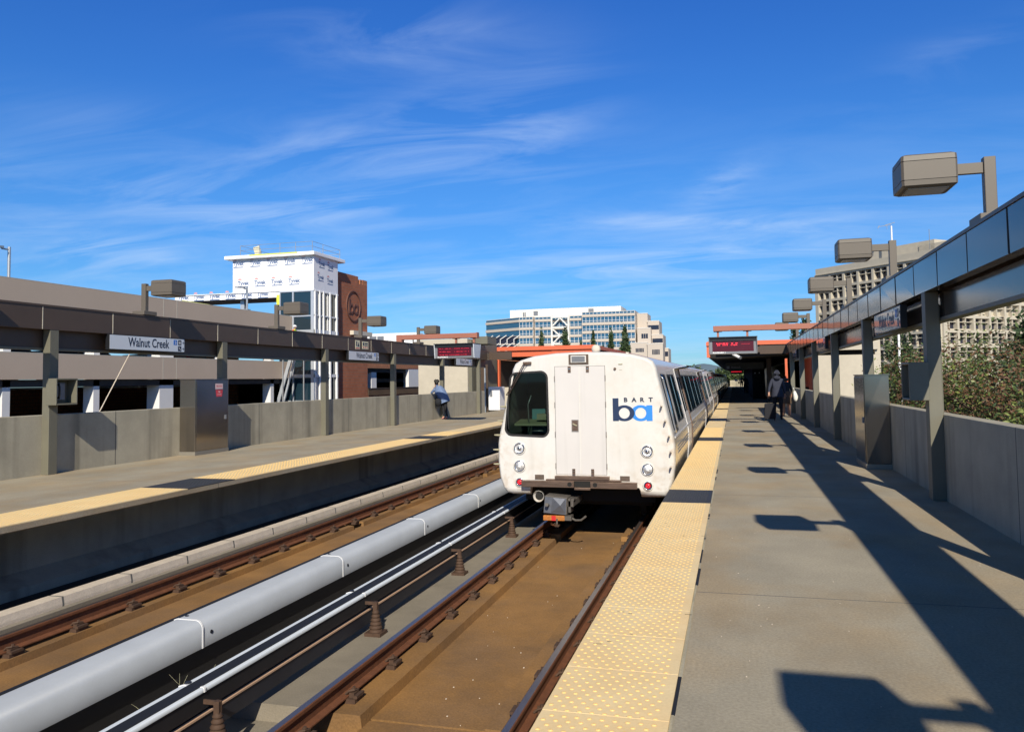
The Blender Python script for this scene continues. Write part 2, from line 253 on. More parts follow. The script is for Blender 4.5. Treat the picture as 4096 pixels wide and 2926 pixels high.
# ------------------------------------------------------------------ mesh helpers
WL = {}
def tag(o, label=None, cat=None, group=None, kind=None):
    if label: o['label'] = label
    if cat: o['category'] = cat
    if group: o['group'] = group
    if kind: o['kind'] = kind
    return o
def empty(name, loc, label, cat, group=None, rz=0.0):
    o = bpy.data.objects.new(name, None); COL.objects.link(o); o.location = loc; o.rotation_euler[2] = rz; o.empty_display_size = 0.2
    WL[o] = Vector(loc); return tag(o, label, cat, group)
class MB:
    """collects faces in world coordinates; build() links them as one mesh object"""
    def __init__(s): s.v = []; s.f = []; s.mi = []; s.cur = 0; s.mats = []; s.sm = []; s.smooth = False
    def use(s, m):
        if m not in s.mats: s.mats.append(m)
        s.cur = s.mats.index(m); return s
    def add(s, vs, fs):
        n = len(s.v); s.v += [tuple(v) for v in vs]
        for f in fs: s.f.append([i+n for i in f]); s.mi.append(s.cur); s.sm.append(s.smooth)
        return s
    def box(s, x0, x1, y0, y1, z0, z1):
        if x0 > x1: x0, x1 = x1, x0
        if y0 > y1: y0, y1 = y1, y0
        if z0 > z1: z0, z1 = z1, z0
        return s.add([(x0, y0, z0), (x1, y0, z0), (x1, y1, z0), (x0, y1, z0), (x0, y0, z1), (x1, y0, z1), (x1, y1, z1), (x0, y1, z1)],
                     [(0, 3, 2, 1), (4, 5, 6, 7), (0, 1, 5, 4), (1, 2, 6, 5), (2, 3, 7, 6), (3, 0, 4, 7)])
    def obox(s, c, ax, ay, az):
        """box from centre and three half-axis vectors"""
        c = Vector(c); ax = Vector(ax); ay = Vector(ay); az = Vector(az); vs = []
        for k in (-1, 1):
            for a, b in ((-1, -1), (1, -1), (1, 1), (-1, 1)): vs.append(c+ax*a+ay*b+az*k)
        return s.add(vs, [(0, 3, 2, 1), (4, 5, 6, 7), (0, 1, 5, 4), (1, 2, 6, 5), (2, 3, 7, 6), (3, 0, 4, 7)])
    def bar(s, a, b, w, h=None, upv=(0, 0, 1)):
        a = Vector(a); b = Vector(b); d = (b-a); L = d.length; d.normalize(); u = Vector(upv)
        if abs(d.dot(u)) > 0.98: u = Vector((0, 1, 0))
        x = d.cross(u).normalized(); y = x.cross(d).normalized(); h = h or w
        return s.obox((a+b)/2, x*w/2, d*L/2, y*h/2)
    def ext_y(s, prof, y0, y1, caps=True):
        """prism along y from a profile of (x, z) points (counter-clockwise seen from -y)"""
        n = len(prof); vs = [(x, y0, z) for x, z in prof]+[(x, y1, z) for x, z in prof]
        fs = [(i, (i+1) % n, n+(i+1) % n, n+i) for i in range(n)]
        if caps: fs += [tuple(range(n-1, -1, -1)), tuple(range(n, 2*n))]
        return s.add(vs, fs)
    def ext(s, poly, d):
        """prism: 3-D polygon pushed along vector d"""
        n = len(poly); d = Vector(d); vs = [Vector(p) for p in poly]+[Vector(p)+d for p in poly]
        return s.add(vs, [tuple(range(n-1, -1, -1)), tuple(range(n, 2*n))]+[(i, (i+1) % n, n+(i+1) % n, n+i) for i in range(n)])
    def tube(s, pts, rad, n=8, caps=True):
        pts = [Vector(p) for p in pts]; rs = rad if isinstance(rad, (list, tuple)) else [rad]*len(pts); vs = []; px_ = None
        for i, p in enumerate(pts):
            d = (pts[min(i+1, len(pts)-1)]-pts[max(i-1, 0)])
            if d.length < 1e-9: d = Vector((0, 0, 1))
            d.normalize(); u = Vector((0, 0, 1)) if abs(d.z) < 0.95 else Vector((0, 1, 0))
            x = d.cross(u).normalized(); y = d.cross(x).normalized()
            for k in range(n): a = 2*pi*k/n; vs.append(p+x*cos(a)*rs[i]+y*sin(a)*rs[i])
        fs = []
        for i in range(len(pts)-1):
            for k in range(n): fs.append((i*n+k, i*n+(k+1) % n, (i+1)*n+(k+1) % n, (i+1)*n+k))
        if caps: fs += [tuple(range(n-1, -1, -1)), tuple(range((len(pts)-1)*n, len(pts)*n))]
        return s.add(vs, fs)
    def disc(s, c, axis, r, th, n=20, r_in=0.0):
        """disc or ring with thickness along axis"""
        c = Vector(c); d = Vector(axis).normalized(); u = Vector((0, 0, 1)) if abs(d.z) < 0.9 else Vector((1, 0, 0)); x = d.cross(u).normalized(); y = d.cross(x)
        if not r_in: return s.tube([c, c+d*th], r, n)
        vs = []
        for k in range(n):
            a = 2*pi*k/n; e = x*cos(a)+y*sin(a); vs += [c+e*r_in, c+e*r, c+e*r+d*th, c+e*r_in+d*th]
        fs = []
        for k in range(n):
            a = 4*k; b = 4*((k+1) % n)
            fs += [(a, b, b+1, a+1), (a+1, b+1, b+2, a+2), (a+2, b+2, b+3, a+3), (a+3, b+3, b, a)]
        return s.add(vs, fs)
    def build(s, name, m=None, parent=None, bevel=0.0, origin=None, seg=2):
        me = bpy.data.meshes.new(name); o0 = WL.get(parent, Vector((0, 0, 0))) if parent is not None else Vector(origin or (0, 0, 0))
        rz = 0.0
        me.from_pydata([(v[0]-o0[0], v[1]-o0[1], v[2]-o0[2]) for v in s.v], [], s.f)
        if s.mats:
            for k in s.mats: me.materials.append(MATS[k])
            me.polygons.foreach_set('material_index', s.mi)
        else: me.materials.append(MATS[m])
        me.polygons.foreach_set('use_smooth', s.sm)
        bm = bmesh.new(); bm.from_mesh(me); bmesh.ops.recalc_face_normals(bm, faces=bm.faces); bm.to_mesh(me); bm.free()
        me.update(); o = bpy.data.objects.new(name, me); COL.objects.link(o)
        if parent is not None: o.parent = parent; WL[o] = o0
        else: o.location = o0; WL[o] = o0
        if bevel:
            b = o.modifiers.new('bevel', 'BEVEL'); b.width = bevel; b.segments = seg; b.limit_method = 'ANGLE'; b.angle_limit = radians(40)
        return o
def copy_tree(o, loc, label=None):
    c = o.copy(); COL.objects.link(c); c.location = loc; WL[c] = Vector(loc)
    if label: c['label'] = label
    def rec(src, dst):
        for ch in src.children:
            k = ch.copy(); COL.objects.link(k); k.parent = dst; rec(ch, k)
    rec(o, c); return c
_fonts = {}
def text_mesh(txt, size, bold=0.0, squeeze=1.0):
    """flat glyph faces as (verts2d, faces), centred on x, baseline 0"""
    key = (txt, size, bold, squeeze)
    if key in _fonts: return _fonts[key]
    c = bpy.data.curves.new('t', 'FONT'); c.body = txt; c.size = size; c.offset = bold; c.resolution_u = 3; c.fill_mode = 'BOTH'; c.extrude = 0
    o = bpy.data.objects.new('t', c); COL.objects.link(o); bpy.context.view_layer.update()
    me = bpy.data.meshes.new_from_object(o.evaluated_get(bpy.context.evaluated_depsgraph_get()))
    vs = [(v.co.x*squeeze, v.co.y) for v in me.vertices]; fs = [tuple(p.vertices) for p in me.polygons]
    bpy.data.objects.remove(o); bpy.data.curves.remove(c); bpy.data.meshes.remove(me)
    x0 = min(v[0] for v in vs); x1 = max(v[0] for v in vs)
    _fonts[key] = ([(x-(x0+x1)/2, y) for x, y in vs], fs, x1-x0); return _fonts[key]
def put_text(mb, txt, size, c, ux, uz, bold=0.0, squeeze=1.0):
    vs, fs, w = text_mesh(txt, size, bold, squeeze); c = Vector(c); ux = Vector(ux); uz = Vector(uz)
    mb.add([c+ux*x+uz*y for x, y in vs], fs); return w
def struct(name, mb, m, **k): return tag(mb.build(name, m, **k), kind='structure')

# ================================================================== SETTING
Y0, Y1 = -14.0, 150.0
YF = 260.0
b = MB(); b.box(-6000, 6000, -3000, 9000, -6.6, -6.0); struct('ground', b, 'ground_dry')
b = MB(); b.box(-200, 200, 118, 128, -5.99, -5.985); struct('road', b, 'asphalt')
# right and left platforms
b = MB(); b.box(-0.94, 2.551, Y0, Y1, -0.38, 0.0); struct('platform_near_train', b, 'platform_joint')
b = MB(); b.box(-12.281, -8.15, Y0, Y1, -0.07, 0.0); b.box(-12.281, -8.9, Y0, Y1, -0.24, -0.0705); struct('platform_across_tracks', b, 'platform_joint')
b = MB(); b.box(0.1, 2.5, Y0, Y1, -6, -0.381); b.box(-0.6, 0.099, Y0, Y1, -1.7, -0.3805); struct('platform_support', b, 'raw_concrete')
b = MB(); b.box(-12.2, -9.3, Y0, Y1, -6, -0.2405)
b.ext_y([(-9.3, -0.86), (-9.0, -1.0), (-9.0, -1.3), (-9.3, -1.3)], Y0, Y1); struct('platform_support_across', b, 'wall_concrete')
# viaduct deck between platforms
b = MB(); b.box(-9.0, -0.6, Y0, YF, -1.9, -1.46); struct('track_deck', b, 'raw_concrete')
b = MB(); b.box(-8.99, -8.12, Y0, YF, -1.459, -1.12); struct('trackside_walk', b, 'dark_floor')
b = MB()
b.ext_y([(-8.115, -1.30), (-7.90, -1.30), (-7.90, -1.01), (-7.915, -0.93), (-8.115, -0.93)], Y0, YF)
struct('walkway_kerb', b, 'kerb_joint')
b = MB(); b.box(-7.899, -7.80, Y0, YF, -1.459, -1.045); struct('kerb_footing', b, 'raw_concrete')
# track slabs: brown stained concrete with raised plinths under every rail, broken every 8.2 m
RZL, RZR = -0.95, -1.05     # rail tops
TCR, TCL = -2.62, -6.49
def plinths(mb, x0, x1, z0, z1, gaps, slope=0.03, end=YF):
    y = Y0
    for g in gaps+[end]:
        y2 = g
        mb.ext_y([(x0-slope, z0), (x1+slope, z0), (x1, z1), (x0, z1)], y, y2)
        y = g+0.42
gapsR = [-1.6+8.1*k for k in range(0, 18)]
gapsR = [g-0.42 if False else g for g in gapsR]
gR = [6.05-8.3*2+8.3*k for k in range(0, 30)]; gR = [g for g in gR if Y0 < g < YF-1]
b = MB(); b.box(-3.18, -1.0, Y0, 6.63, -1.459, -1.365)
b.box(-3.18, -1.0, 6.655, YF, -1.459, -1.36); struct('track_slab', b, 'bed_brown')
b = MB(); b.box(-7.25, -5.4, Y0, YF, -1.459, -1.245); struct('track_slab_across', b, 'bed_brown')
b = MB(); plinths(b, -3.72, -3.19, -1.458, -1.262, gR); plinths(b, -2.06, -1.30, -1.459, -1.262, gR)
o = struct('rail_plinths', b, 'bed_brown')
b = MB(); plinths(b, -7.62, -7.19, -1.4585, -1.16, gR); struct('rail_plinths_across', b, 'bed_brown')
b = MB(); b.box(-4.72, -3.76, Y0, 5.95, -1.4585, -1.31); b.box(-4.72, -3.76, 6.6, YF, -1.4585, -1.30); struct('insulator_ledge', b, 'raw_concrete')
b = MB(); b.box(-5.39, -4.75, Y0, YF, -1.4583, -1.38); struct('centre_gutter', b, 'raw_concrete')
# tactile edge strips: truncated domes on two-foot tiles
def strip(x0, x1, ys, name, blacks, ydome, step=1):
    x0, x1 = min(x0, x1), max(x0, x1)
    m = MB(); y = ys
    k = 0
    L = 0.6096
    yb = sorted(blacks)
    y = ys
    segs = []
    while y < Y1:
        y2 = y+L
        blk = any(a-0.05 < (y+y2)/2 < b_+0.05 for a, b_ in yb)
        m.use('tile_black' if blk else 'tile_yellow'); m.box(x0, x1, y+0.0025, y2-0.0025, 0.0005, 0.012)
        if y < ydome:
            m.use('dome_black' if blk else 'dome_yellow'); W_ = 0.06; nr = 11
            big = y < 9
            for r in range(nr):
                yy = y+0.012+r*(L-0.015)/nr; off = 0.0 if r % 2 else W_/2
                xx = x0+0.03+off
                while xx < x1-0.035:
                    if big:
                        q = [(xx+0.0125*cos(a*pi/4), yy+0.0125*sin(a*pi/4), 0.0125) for a in range(8)]; q2 = [(xx+0.0075*cos(a*pi/4), yy+0.0075*sin(a*pi/4), 0.0168) for a in range(8)]
                        m.add(q+q2, [(i, (i+1) % 8, 8+(i+1) % 8, 8+i) for i in range(8)]+[tuple(range(8, 16))])
                    else:
                        q = [(xx-0.012, yy-0.012, 0.0125), (xx+0.012, yy-0.012, 0.0125), (xx+0.012, yy+0.012, 0.0125), (xx-0.012, yy+0.012, 0.0125)]
                        q2 = [(xx-0.005, yy-0.005, 0.0168), (xx+0.005, yy-0.005, 0.0168), (xx+0.005, yy+0.005, 0.0168), (xx-0.005, yy+0.005, 0.0168)]
                        m.add(q+q2, [(0, 1, 5, 4), (1, 2, 6, 5), (2, 3, 7, 6), (3, 0, 4, 7), (4, 5, 6, 7)])
                    xx += W_
        y = y2
    return struct(name, m, None)
bl = [(10.55+10.363*k, 11.8+10.363*k) for k in range(14)]
strip(-0.94, -0.335, 1.426-0.6096*2, 'platform_edge_strip', bl, 26)
strip(-8.15, -9.0, 4.584, 'platform_edge_strip_across', bl, 24)
b = MB(); y = Y0; r6 = random.Random(6)
while y < 60:
    L_ = r6.uniform(.05, .6); b.use('rubber_black' if r6.random() < .22 else 'wall_concrete'); w_ = r6.uniform(.012, .022); b.box(-0.334, -0.334+w_, y, y+L_, 0.0006, 0.004); y += L_+0.001
for k in range(26):
    y = 3+r6.uniform(0, 9); x = r6.uniform(-.9, -.36); b.use('rubber_black'); b.box(x, x+r6.uniform(.01, .05), y, y+.004, 0.0121, 0.0135)
struct('strip_sealant_line', b, None)

# parapet walls
def parapet(x0, x1, y0, y1, label):
    b = MB(); b.box(x0, x1, y0, y1, -6.0, 1.09)
    return tag(b.build('parapet_wall', 'wall_joint', bevel=0.012), label, 'wall')
parapet(2.551, 2.74, Y0, 49.0, 'grey stained concrete parapet wall along the near platform, in shade')
parapet(-12.47, -12.28, Y0, 39.2, 'sunlit grey concrete parapet wall along the far platform across the tracks')

# fascia beams with columns as parts
def fascia(side):
    if side > 0: f = lambda x: x; x_in = 2.385; dz = 0.0
    else: f = lambda x: -9.735-x; x_in = 0; dz = 0.0
    lab = 'long glossy dark beam on columns above the right parapet, reflecting the sky' if side > 0 else 'long dark brown panelled beam on columns above the far parapet'
    t = empty('canopy_beam', (f(2.5), 6, 0), lab, 'beam')
    YE = 39.5
    b = MB(); y = Y0; rp = random.Random(31+side); pw = 1.295 if side > 0 else 1.72
    while y < YE-0.1:
        y2 = min(y+pw, YE); a_, c_, d_ = (rp.uniform(-.0025, .0025) for _ in range(3)); xo = f(2.52)
        P = [(f(2.385+a_), y+0.005, 2.66), (f(2.385+c_), y2-0.005, 2.66), (f(2.385+d_), y2-0.005, 3.075), (f(2.385-a_), y+0.005, 3.075)]
        Q = [(xo, v[1], v[2]) for v in P]; b.add(P+Q, [(0, 1, 2, 3), (7, 6, 5, 4), (0, 4, 5, 1), (1, 5, 6, 2), (2, 6, 7, 3), (3, 7, 4, 0)]); y = y2
    b.build('fascia_panel', 'fascia_gloss' if side > 0 else 'brown_metal', t)
    b = MB(); y = Y0+pw
    while y < YE-0.1: b.box(f(2.380), f(2.3915), y-(0.009 if side > 0 else 0.006), y+(0.009 if side > 0 else 0.006), 2.662, 3.073); y += pw
    b.build('panel_seam', 'rubber_black' if side > 0 else 'seam_white', t)  # pale on the far beam: sunlit seam edges put into the colour
    b = MB(); b.box(f(2.398), f(2.51), Y0, YE-0.01, 2.67, 3.07); b.build('backing', 'rubber_black' if side > 0 else 'garage_beige', t)
    b = MB(); b.box(f(2.372), f(2.75), Y0, YE, 3.078, 3.115); b.build('top_cap', 'brown_metal', t)
    b = MB(); b.box(f(2.58), f(2.70), Y0, YE, 2.33, 3.076); b.build('lower_girder', 'fascia_gloss' if side > 0 else 'brown_metal', t)
    b = MB(); b.box(f(2.40), f(2.71), Y0, YE, 2.27, 2.328) if False else b.box(f(2.565), f(2.715), Y0, YE, 2.285, 2.328); b.build('lower_flange', 'column_olive', t)
    # return piece across the platform at the far end
    b = MB(); b.box(f(2.52), f(1.2), YE+0.002, YE+0.14, 2.68, 3.07); b.build('end_return', 'brown_metal', t)
    for k in range(-4, 6):
        y = (11.33 if side > 0 else 11.98)+5.18*k
        b = MB(); b.box(f(2.39), f(2.55), y, y+0.2, -0.0 if False else 0.001, 2.659)
        b.box(f(2.551), f(2.565), y+0.02, y+0.18, 1.1, 2.5)
        b.build('column', 'column_olive', t, bevel=0.006)
    return t
fascia(1); fascia(-1)

# platform lamps on the beams
def platform_lamp(side, y, label, first=None):
    group = 'box lamps along the platform beams'
    if first is not None: return copy_tree(first, (2.56 if side > 0 else -12.22, y, 3.115), label)
    sgn = -1 if side > 0 else 1
    x = 2.56 if side > 0 else -12.22
    t = empty('platform_lamp', (x, y, 3.115), label, 'lamp', group)
    b = MB(); b.box(x-0.15, x+0.15, y-0.2, y+0.2, 3.116, 3.20); b.build('plinth', 'lamp_taupe', t, bevel=0.008)
    b = MB(); b.box(x-0.055, x+0.055, y-0.05, y+0.05, 3.2005, 3.80); b.build('post', 'lamp_taupe', t, bevel=0.006)
    xe = x+sgn*0.34
    b = MB(); b.box(x+sgn*0.056, xe, y-0.028, y+0.028, 3.64, 3.75); b.build('arm', 'lamp_taupe', t, bevel=0.004)
    x1 = x+sgn*0.86
    b = MB(); yw = 0.25
    def ring(z, d):
        xa, xb = min(xe, x1)+d, max(xe, x1)-d
        return [(xa+0.022, y-yw+d, z), (xb-0.022, y-yw+d, z), (xb, y-yw+d+0.022, z), (xb, y+yw-d-0.022, z), (xb-0.022, y+yw-d, z), (xa+0.022, y+yw-d, z), (xa, y+yw-d-0.022, z), (xa, y-yw+d+0.022, z)]
    levels = [(3.50, 0.03), (3.515, 0.003), (3.565, 0.0), (3.566, 0.007), (3.572, 0.007), (3.573, 0.0), (3.76, 0.0), (3.761, 0.007), (3.767, 0.007), (3.768, 0.0), (3.82, 0.004), (3.835, 0.03)]
    vs = []; fs = []
    for z, d in levels: vs += ring(z, d)
    for i in range(len(levels)-1):
        for k in range(8): fs.append((i*8+k, i*8+(k+1) % 8, i*8+8+(k+1) % 8, i*8+8+k))
    fs += [tuple(range(7, -1, -1)), tuple(range(len(vs)-8, len(vs)))]
    b.add(vs, fs); b.build('lamp_head', 'lamp_taupe', t)
    b = MB(); b.box(min(xe, x1)+0.07, max(xe, x1)-0.07, y-yw+0.07, y+yw-0.07, 3.492, 3.4985); b.build('diffuser', 'lamp_lens', t)
    return t
ords = ['nearest', 'second', 'third', 'fourth', 'fifth', 'sixth', 'seventh', 'eighth']
l0 = platform_lamp(1, 9.09, 'large grey box lamp nearest the camera, on the right beam against blue sky')
for k in range(1, 6): platform_lamp(1, 9.09+5.18*k, 'grey box lamp, %s from the camera on the right beam' % ords[k], l0)
platform_lamp(1, 9.09-5.18, 'grey box lamp over the photographer, out of frame on the right beam', l0)
platform_lamp(1, 9.09-10.36, 'grey box lamp behind the camera whose shadow falls in the foreground', l0)
l1 = platform_lamp(-1, 14.55, 'grey box lamp nearest the camera on the far beam, above the first station sign')
for k in range(1, 4): platform_lamp(-1, 14.55+5.2*k, ['', 'grey box lamp in front of the glazed tower on the far beam', 'grey box lamp beside the brick stair tower on the far beam', 'grey box lamp above the far display board and rust red cantilever'][k], l1)
platform_lamp(-1, 9.35, 'grey box lamp on the far beam just left of the picture', l1)

# rails
def rail(xc, ztop, name, label, group, clips, side, y0=Y0, y1=YF):
    prof = [(-0.068, -0.17), (0.068, -0.17), (0.068, -0.158), (0.012, -0.14), (0.009, -0.045), (0.036, -0.035), (0.036, -0.008), (0.028, 0), (-0.028, 0), (-0.036, -0.008), (-0.036, -0.035), (-0.009, -0.045), (-0.012, -0.14), (-0.068, -0.158)]
    b = MB(); pr = [(xc+x, ztop+z) for x, z in prof]; n = len(pr)
    vs = [(x, y0, z) for x, z in pr]+[(x, y1, z) for x, z in pr]
    for i in range(n):
        b.use('rail_head' if i in (7,) else 'rust')
        b.add([vs[i], vs[(i+1) % n], vs[n+(i+1) % n], vs[n+i]], [(0, 1, 2, 3)])
    o = b.build(name); tag(o, label, 'rail', group)
    first = None
    if clips:
        z0 = ztop-0.175
        for k in range(70):
            y = 5.9+0.865*k
            if first is None:
                c = MB(); c.box(xc-0.15, xc+0.15, y-0.085, y+0.085, z0-0.04, z0+0.004)
                for s_ in (-1, 1):
                    c.box(xc+s_*0.075, xc+s_*0.125, y-0.05, y+0.05, z0+0.0045, z0+0.045)
                    c.box(xc+s_*0.13, xc+s_*0.165, y-0.075, y+0.075, z0+0.0045, z0+0.03)
                    c.tube([(xc+s_*0.10, y, z0+0.04), (xc+s_*0.10, y, z0+0.085)], 0.016, 6)
                    c.tube([(xc+s_*0.04, y-0.05, z0+0.03), (xc+s_*0.07, y-0.045, z0+0.058), (xc+s_*0.11, y-0.02, z0+0.062), (xc+s_*0.12, y+0.04, z0+0.05), (xc+s_*0.05, y+0.05, z0+0.04)], 0.011, 5)
                first = c.build('rail_clip', 'rust_dark', o); yf = y
            else:
                k2 = first.copy(); k2.location = (0, y-yf, 0); COL.objects.link(k2); k2.parent = o
    return o
G_ = 'running rails of the two tracks'
rail(TCR-0.873, RZR, 'running_rail', 'rusty running rail left of centre leading under the train', G_, True, 1)
rail(TCR+0.873, RZR, 'running_rail', 'rusty running rail close beside the yellow platform edge', G_, True, -1)
rail(-7.36, RZL, 'running_rail', 'rusty running rail of the empty far track beside the pale kerb', G_, True, 1)
rail(-5.66, RZL, 'running_rail', 'rusty rail of the far track hidden behind the big grey cover', G_, False, 1)
# contact rails with cover boards
def cover(xl, xr, zt, zb, name, label, mt, joint0, pitch, y1=YF, r=0.12):
    t = empty(name, (xr, 6, zt), label, 'rail cover')
    def prof(d):
        p = [(xl-d, zt-0.05), (xl-d, zt+d-0.012), (xl+0.03, zt+d)]
        for k in range(0, 8): a = pi/2*(1-k/7); p.append((xr-r+(r+d)*cos(a), zt-r+(r+d)*sin(a)))
        return p+[(xr+d, zb)]
    def sheet(mb, P, Q, ya, yb):
        n = len(P); vs = []
        for y in (ya, yb):
            vs += [(x, y, z) for x, z in P]+[(x, y, z) for x, z in Q]
        fs = []
        for i in range(n-1): fs += [(i, i+1, 2*n+i+1, 2*n+i), (n+i, n+i+1, 3*n+i+1, 3*n+i)]
        fs += [(0, n, 3*n, 2*n), (n-1, 2*n-1, 4*n-1, 3*n-1)]
        for i in range(n-1): fs += [(i, i+1, n+i+1, n+i), (2*n+i, 2*n+i+1, 3*n+i+1, 3*n+i)]
        mb.add(vs, fs)
    b = MB(); b.smooth = True; sheet(b, prof(0), prof(-0.012), Y0, y1); o = b.build('cover_board', mt, t)
    y = joint0-3*pitch; first = None
    while y < 110:
        if first is None:
            c = MB(); sheet(c, prof(0.006), prof(0.0005), y-0.012, y+0.012); first = c.build('cover_joint', 'white_letters', t); yf = y
        else:
            k2 = first.copy(); k2.location = (0, y-yf, 0); COL.objects.link(k2); k2.parent = t
        y += pitch
    return t
c1 = cover(-5.44, -5.12, -0.72, -0.985, 'third_rail_cover', 'big rounded grey cover board over the far track third rail', 'cover_grey', 6.95, 2.95, r=0.085)
b = MB(); b.box(-5.49, -5.445, Y0, YF, -0.80, -0.727); b.build('rubber_edge', 'rubber_black', c1)
def bolts(par, pts, r, th):
    first = None
    for (q, ax) in pts:
        m = MB(); m.disc(q, ax, r, th, 8); m.build('bolt', 'navy_rail', par)
bolts(c1, [((-5.119, 7.08+2.95*k-5.9, -0.86), (1, 0, 0)) for k in range(12)]+[((-5.38, 7.05+2.95*k-5.9, -0.719), (0, 0, 1)) for k in range(12)], 0.019, 0.006)
b = MB(); b.box(-5.39, -5.2, Y0, YF, -1.379, -1.0); tag(b.build('third_rail', 'rubber_black'), 'third rail beneath the big grey rounded cover, filled out black as the shadow there', 'third rail')  # rail block enlarged and blackened to stand for the cover's shadow
for k in range(-1, 14):
    pass
c2 = cover(-4.45, -4.215, -0.85, -0.885, 'third_rail_cover', 'narrow white and black cover board over the near third rail', 'cover_white', 5.75, 2.95, r=0.012)
b = MB(); b.box(-4.372, -4.25, Y0, YF, -0.8495, -0.843); b.build('rubber_strip', 'rubber_black', c2)
bolts(c2, [((-4.41, 5.8+2.95*k-2.95, -0.8499), (0, 0, 1)) for k in range(9)], 0.026, 0.012)
t = empty('third_rail', (-4.27, 6, -1.04), 'dark near third rail with a copper coloured top edge', 'third rail')
b = MB(); b.ext_y([(-4.34, -1.21), (-4.20, -1.21), (-4.20, -1.06), (-4.25, -1.045), (-4.34, -1.045)], Y0, 13.9+120); b.build('rail_body', 'navy_rail', t)
b = MB(); b.box(-4.32, -4.228, Y0, 133, -1.03, -0.853); b.build('gap_shade_fill', 'rubber_black', t)  # added black strip standing for the shaded gap between cover and rail
b = MB(); b.box(-4.207, -4.188, Y0, YF-120, -1.058, -1.043); b.build('copper_edge', 'copper_edge', t)
ins0 = None
for k in range(-1, 16):
    y = 5.72+2.95*k
    lab = 'rusty ribbed insulator post beside the near third rail, %s' % (['out of frame', 'at the bottom edge of the picture', 'second up from the bottom edge', 'third up from the bottom edge', 'nearest the train front'][k+1] if k < 4 else 'beneath the train, %s along' % (['first', 'second', 'third', 'fourth', 'fifth', 'sixth', 'seventh', 'eighth', 'ninth', 'tenth', 'eleventh', 'twelfth'][k-4]))
    if ins0 is None:
        t = empty('insulator', (-4.07, y, -1.3), lab, 'insulator', 'insulator posts along the near third rail')
        b = MB(); b.box(-4.17, -3.97, y-0.1, y+0.1, -1.301, -1.262); b.build('base', 'rust_dark', t)
        b = MB(); b.smooth = True; P = []; R_ = []
        z = -1.27
        for i in range(6):
            rr = 0.08-0.0085*i
            P += [(-4.07, y, z), (-4.07, y, z+0.012), (-4.07, y, z+0.03), (-4.07, y, z+0.04)]; R_ += [rr, rr+0.008, rr-0.006, rr-0.012]; z += 0.042
        b.tube(P, R_, 12); b.build('ribs', 'rust_dark', t)
        b = MB(); b.box(-4.095, -4.045, y-0.022, y-0.008, -1.03, -0.93); b.box(-4.095, -4.045, y+0.008, y+0.022, -1.03, -0.93); b.box(-4.2, -4.06, y-0.008, y+0.008, -0.965, -0.93); b.build('fork', 'rust_dark', t)
        ins0 = t
    else: copy_tree(ins0, (-4.07, y, -1.3), lab)
# dry weed
b = MB(); r5 = random.Random(5)
for k in range(12):
    x, y = -4.78+r5.uniform(-.1, .1), 6.1+r5.uniform(-.35, .35); p = [Vector((x, y, -1.42))]
    d = Vector((r5.uniform(-.3, .5), r5.uniform(-.5, .5), 1)).normalized()
    for j in range(5): p.append(p[-1]+d*0.1); d = (d+Vector((r5.uniform(-.6, .6), r5.uniform(-.6, .6), r5.uniform(-.5, .2)))).normalized()
    b.tube(p, [0.003, 0.003, 0.002, 0.002, 0.0015, 0.001], 4)
tag(b.build('dry_weed', 'leaf_pale'), 'dry pale weed growing in the gap between the two rail covers', 'weed')
b = MB()
for k in range(26):
    x, y = r5.uniform(-3.1, -2.15), r5.uniform(4, 15); s_ = r5.uniform(.002, .006); b.obox((x, y, -1.357), (s_, 0, 0), (0, s_*r5.uniform(.5, 1.5), 0), (0, 0, .003))
for k in range(60):
    x, y = r5.uniform(-0.2, 2.2), r5.uniform(3.5, 12); s_ = r5.uniform(.002, .004); b.obox((x, y, 0.002), (s_, 0, 0), (0, s_, 0), (0, 0, .0015))
tag(b.build('grit', 'kerb_concrete'), kind='stuff', label='pale specks of grit scattered on track bed and platform')

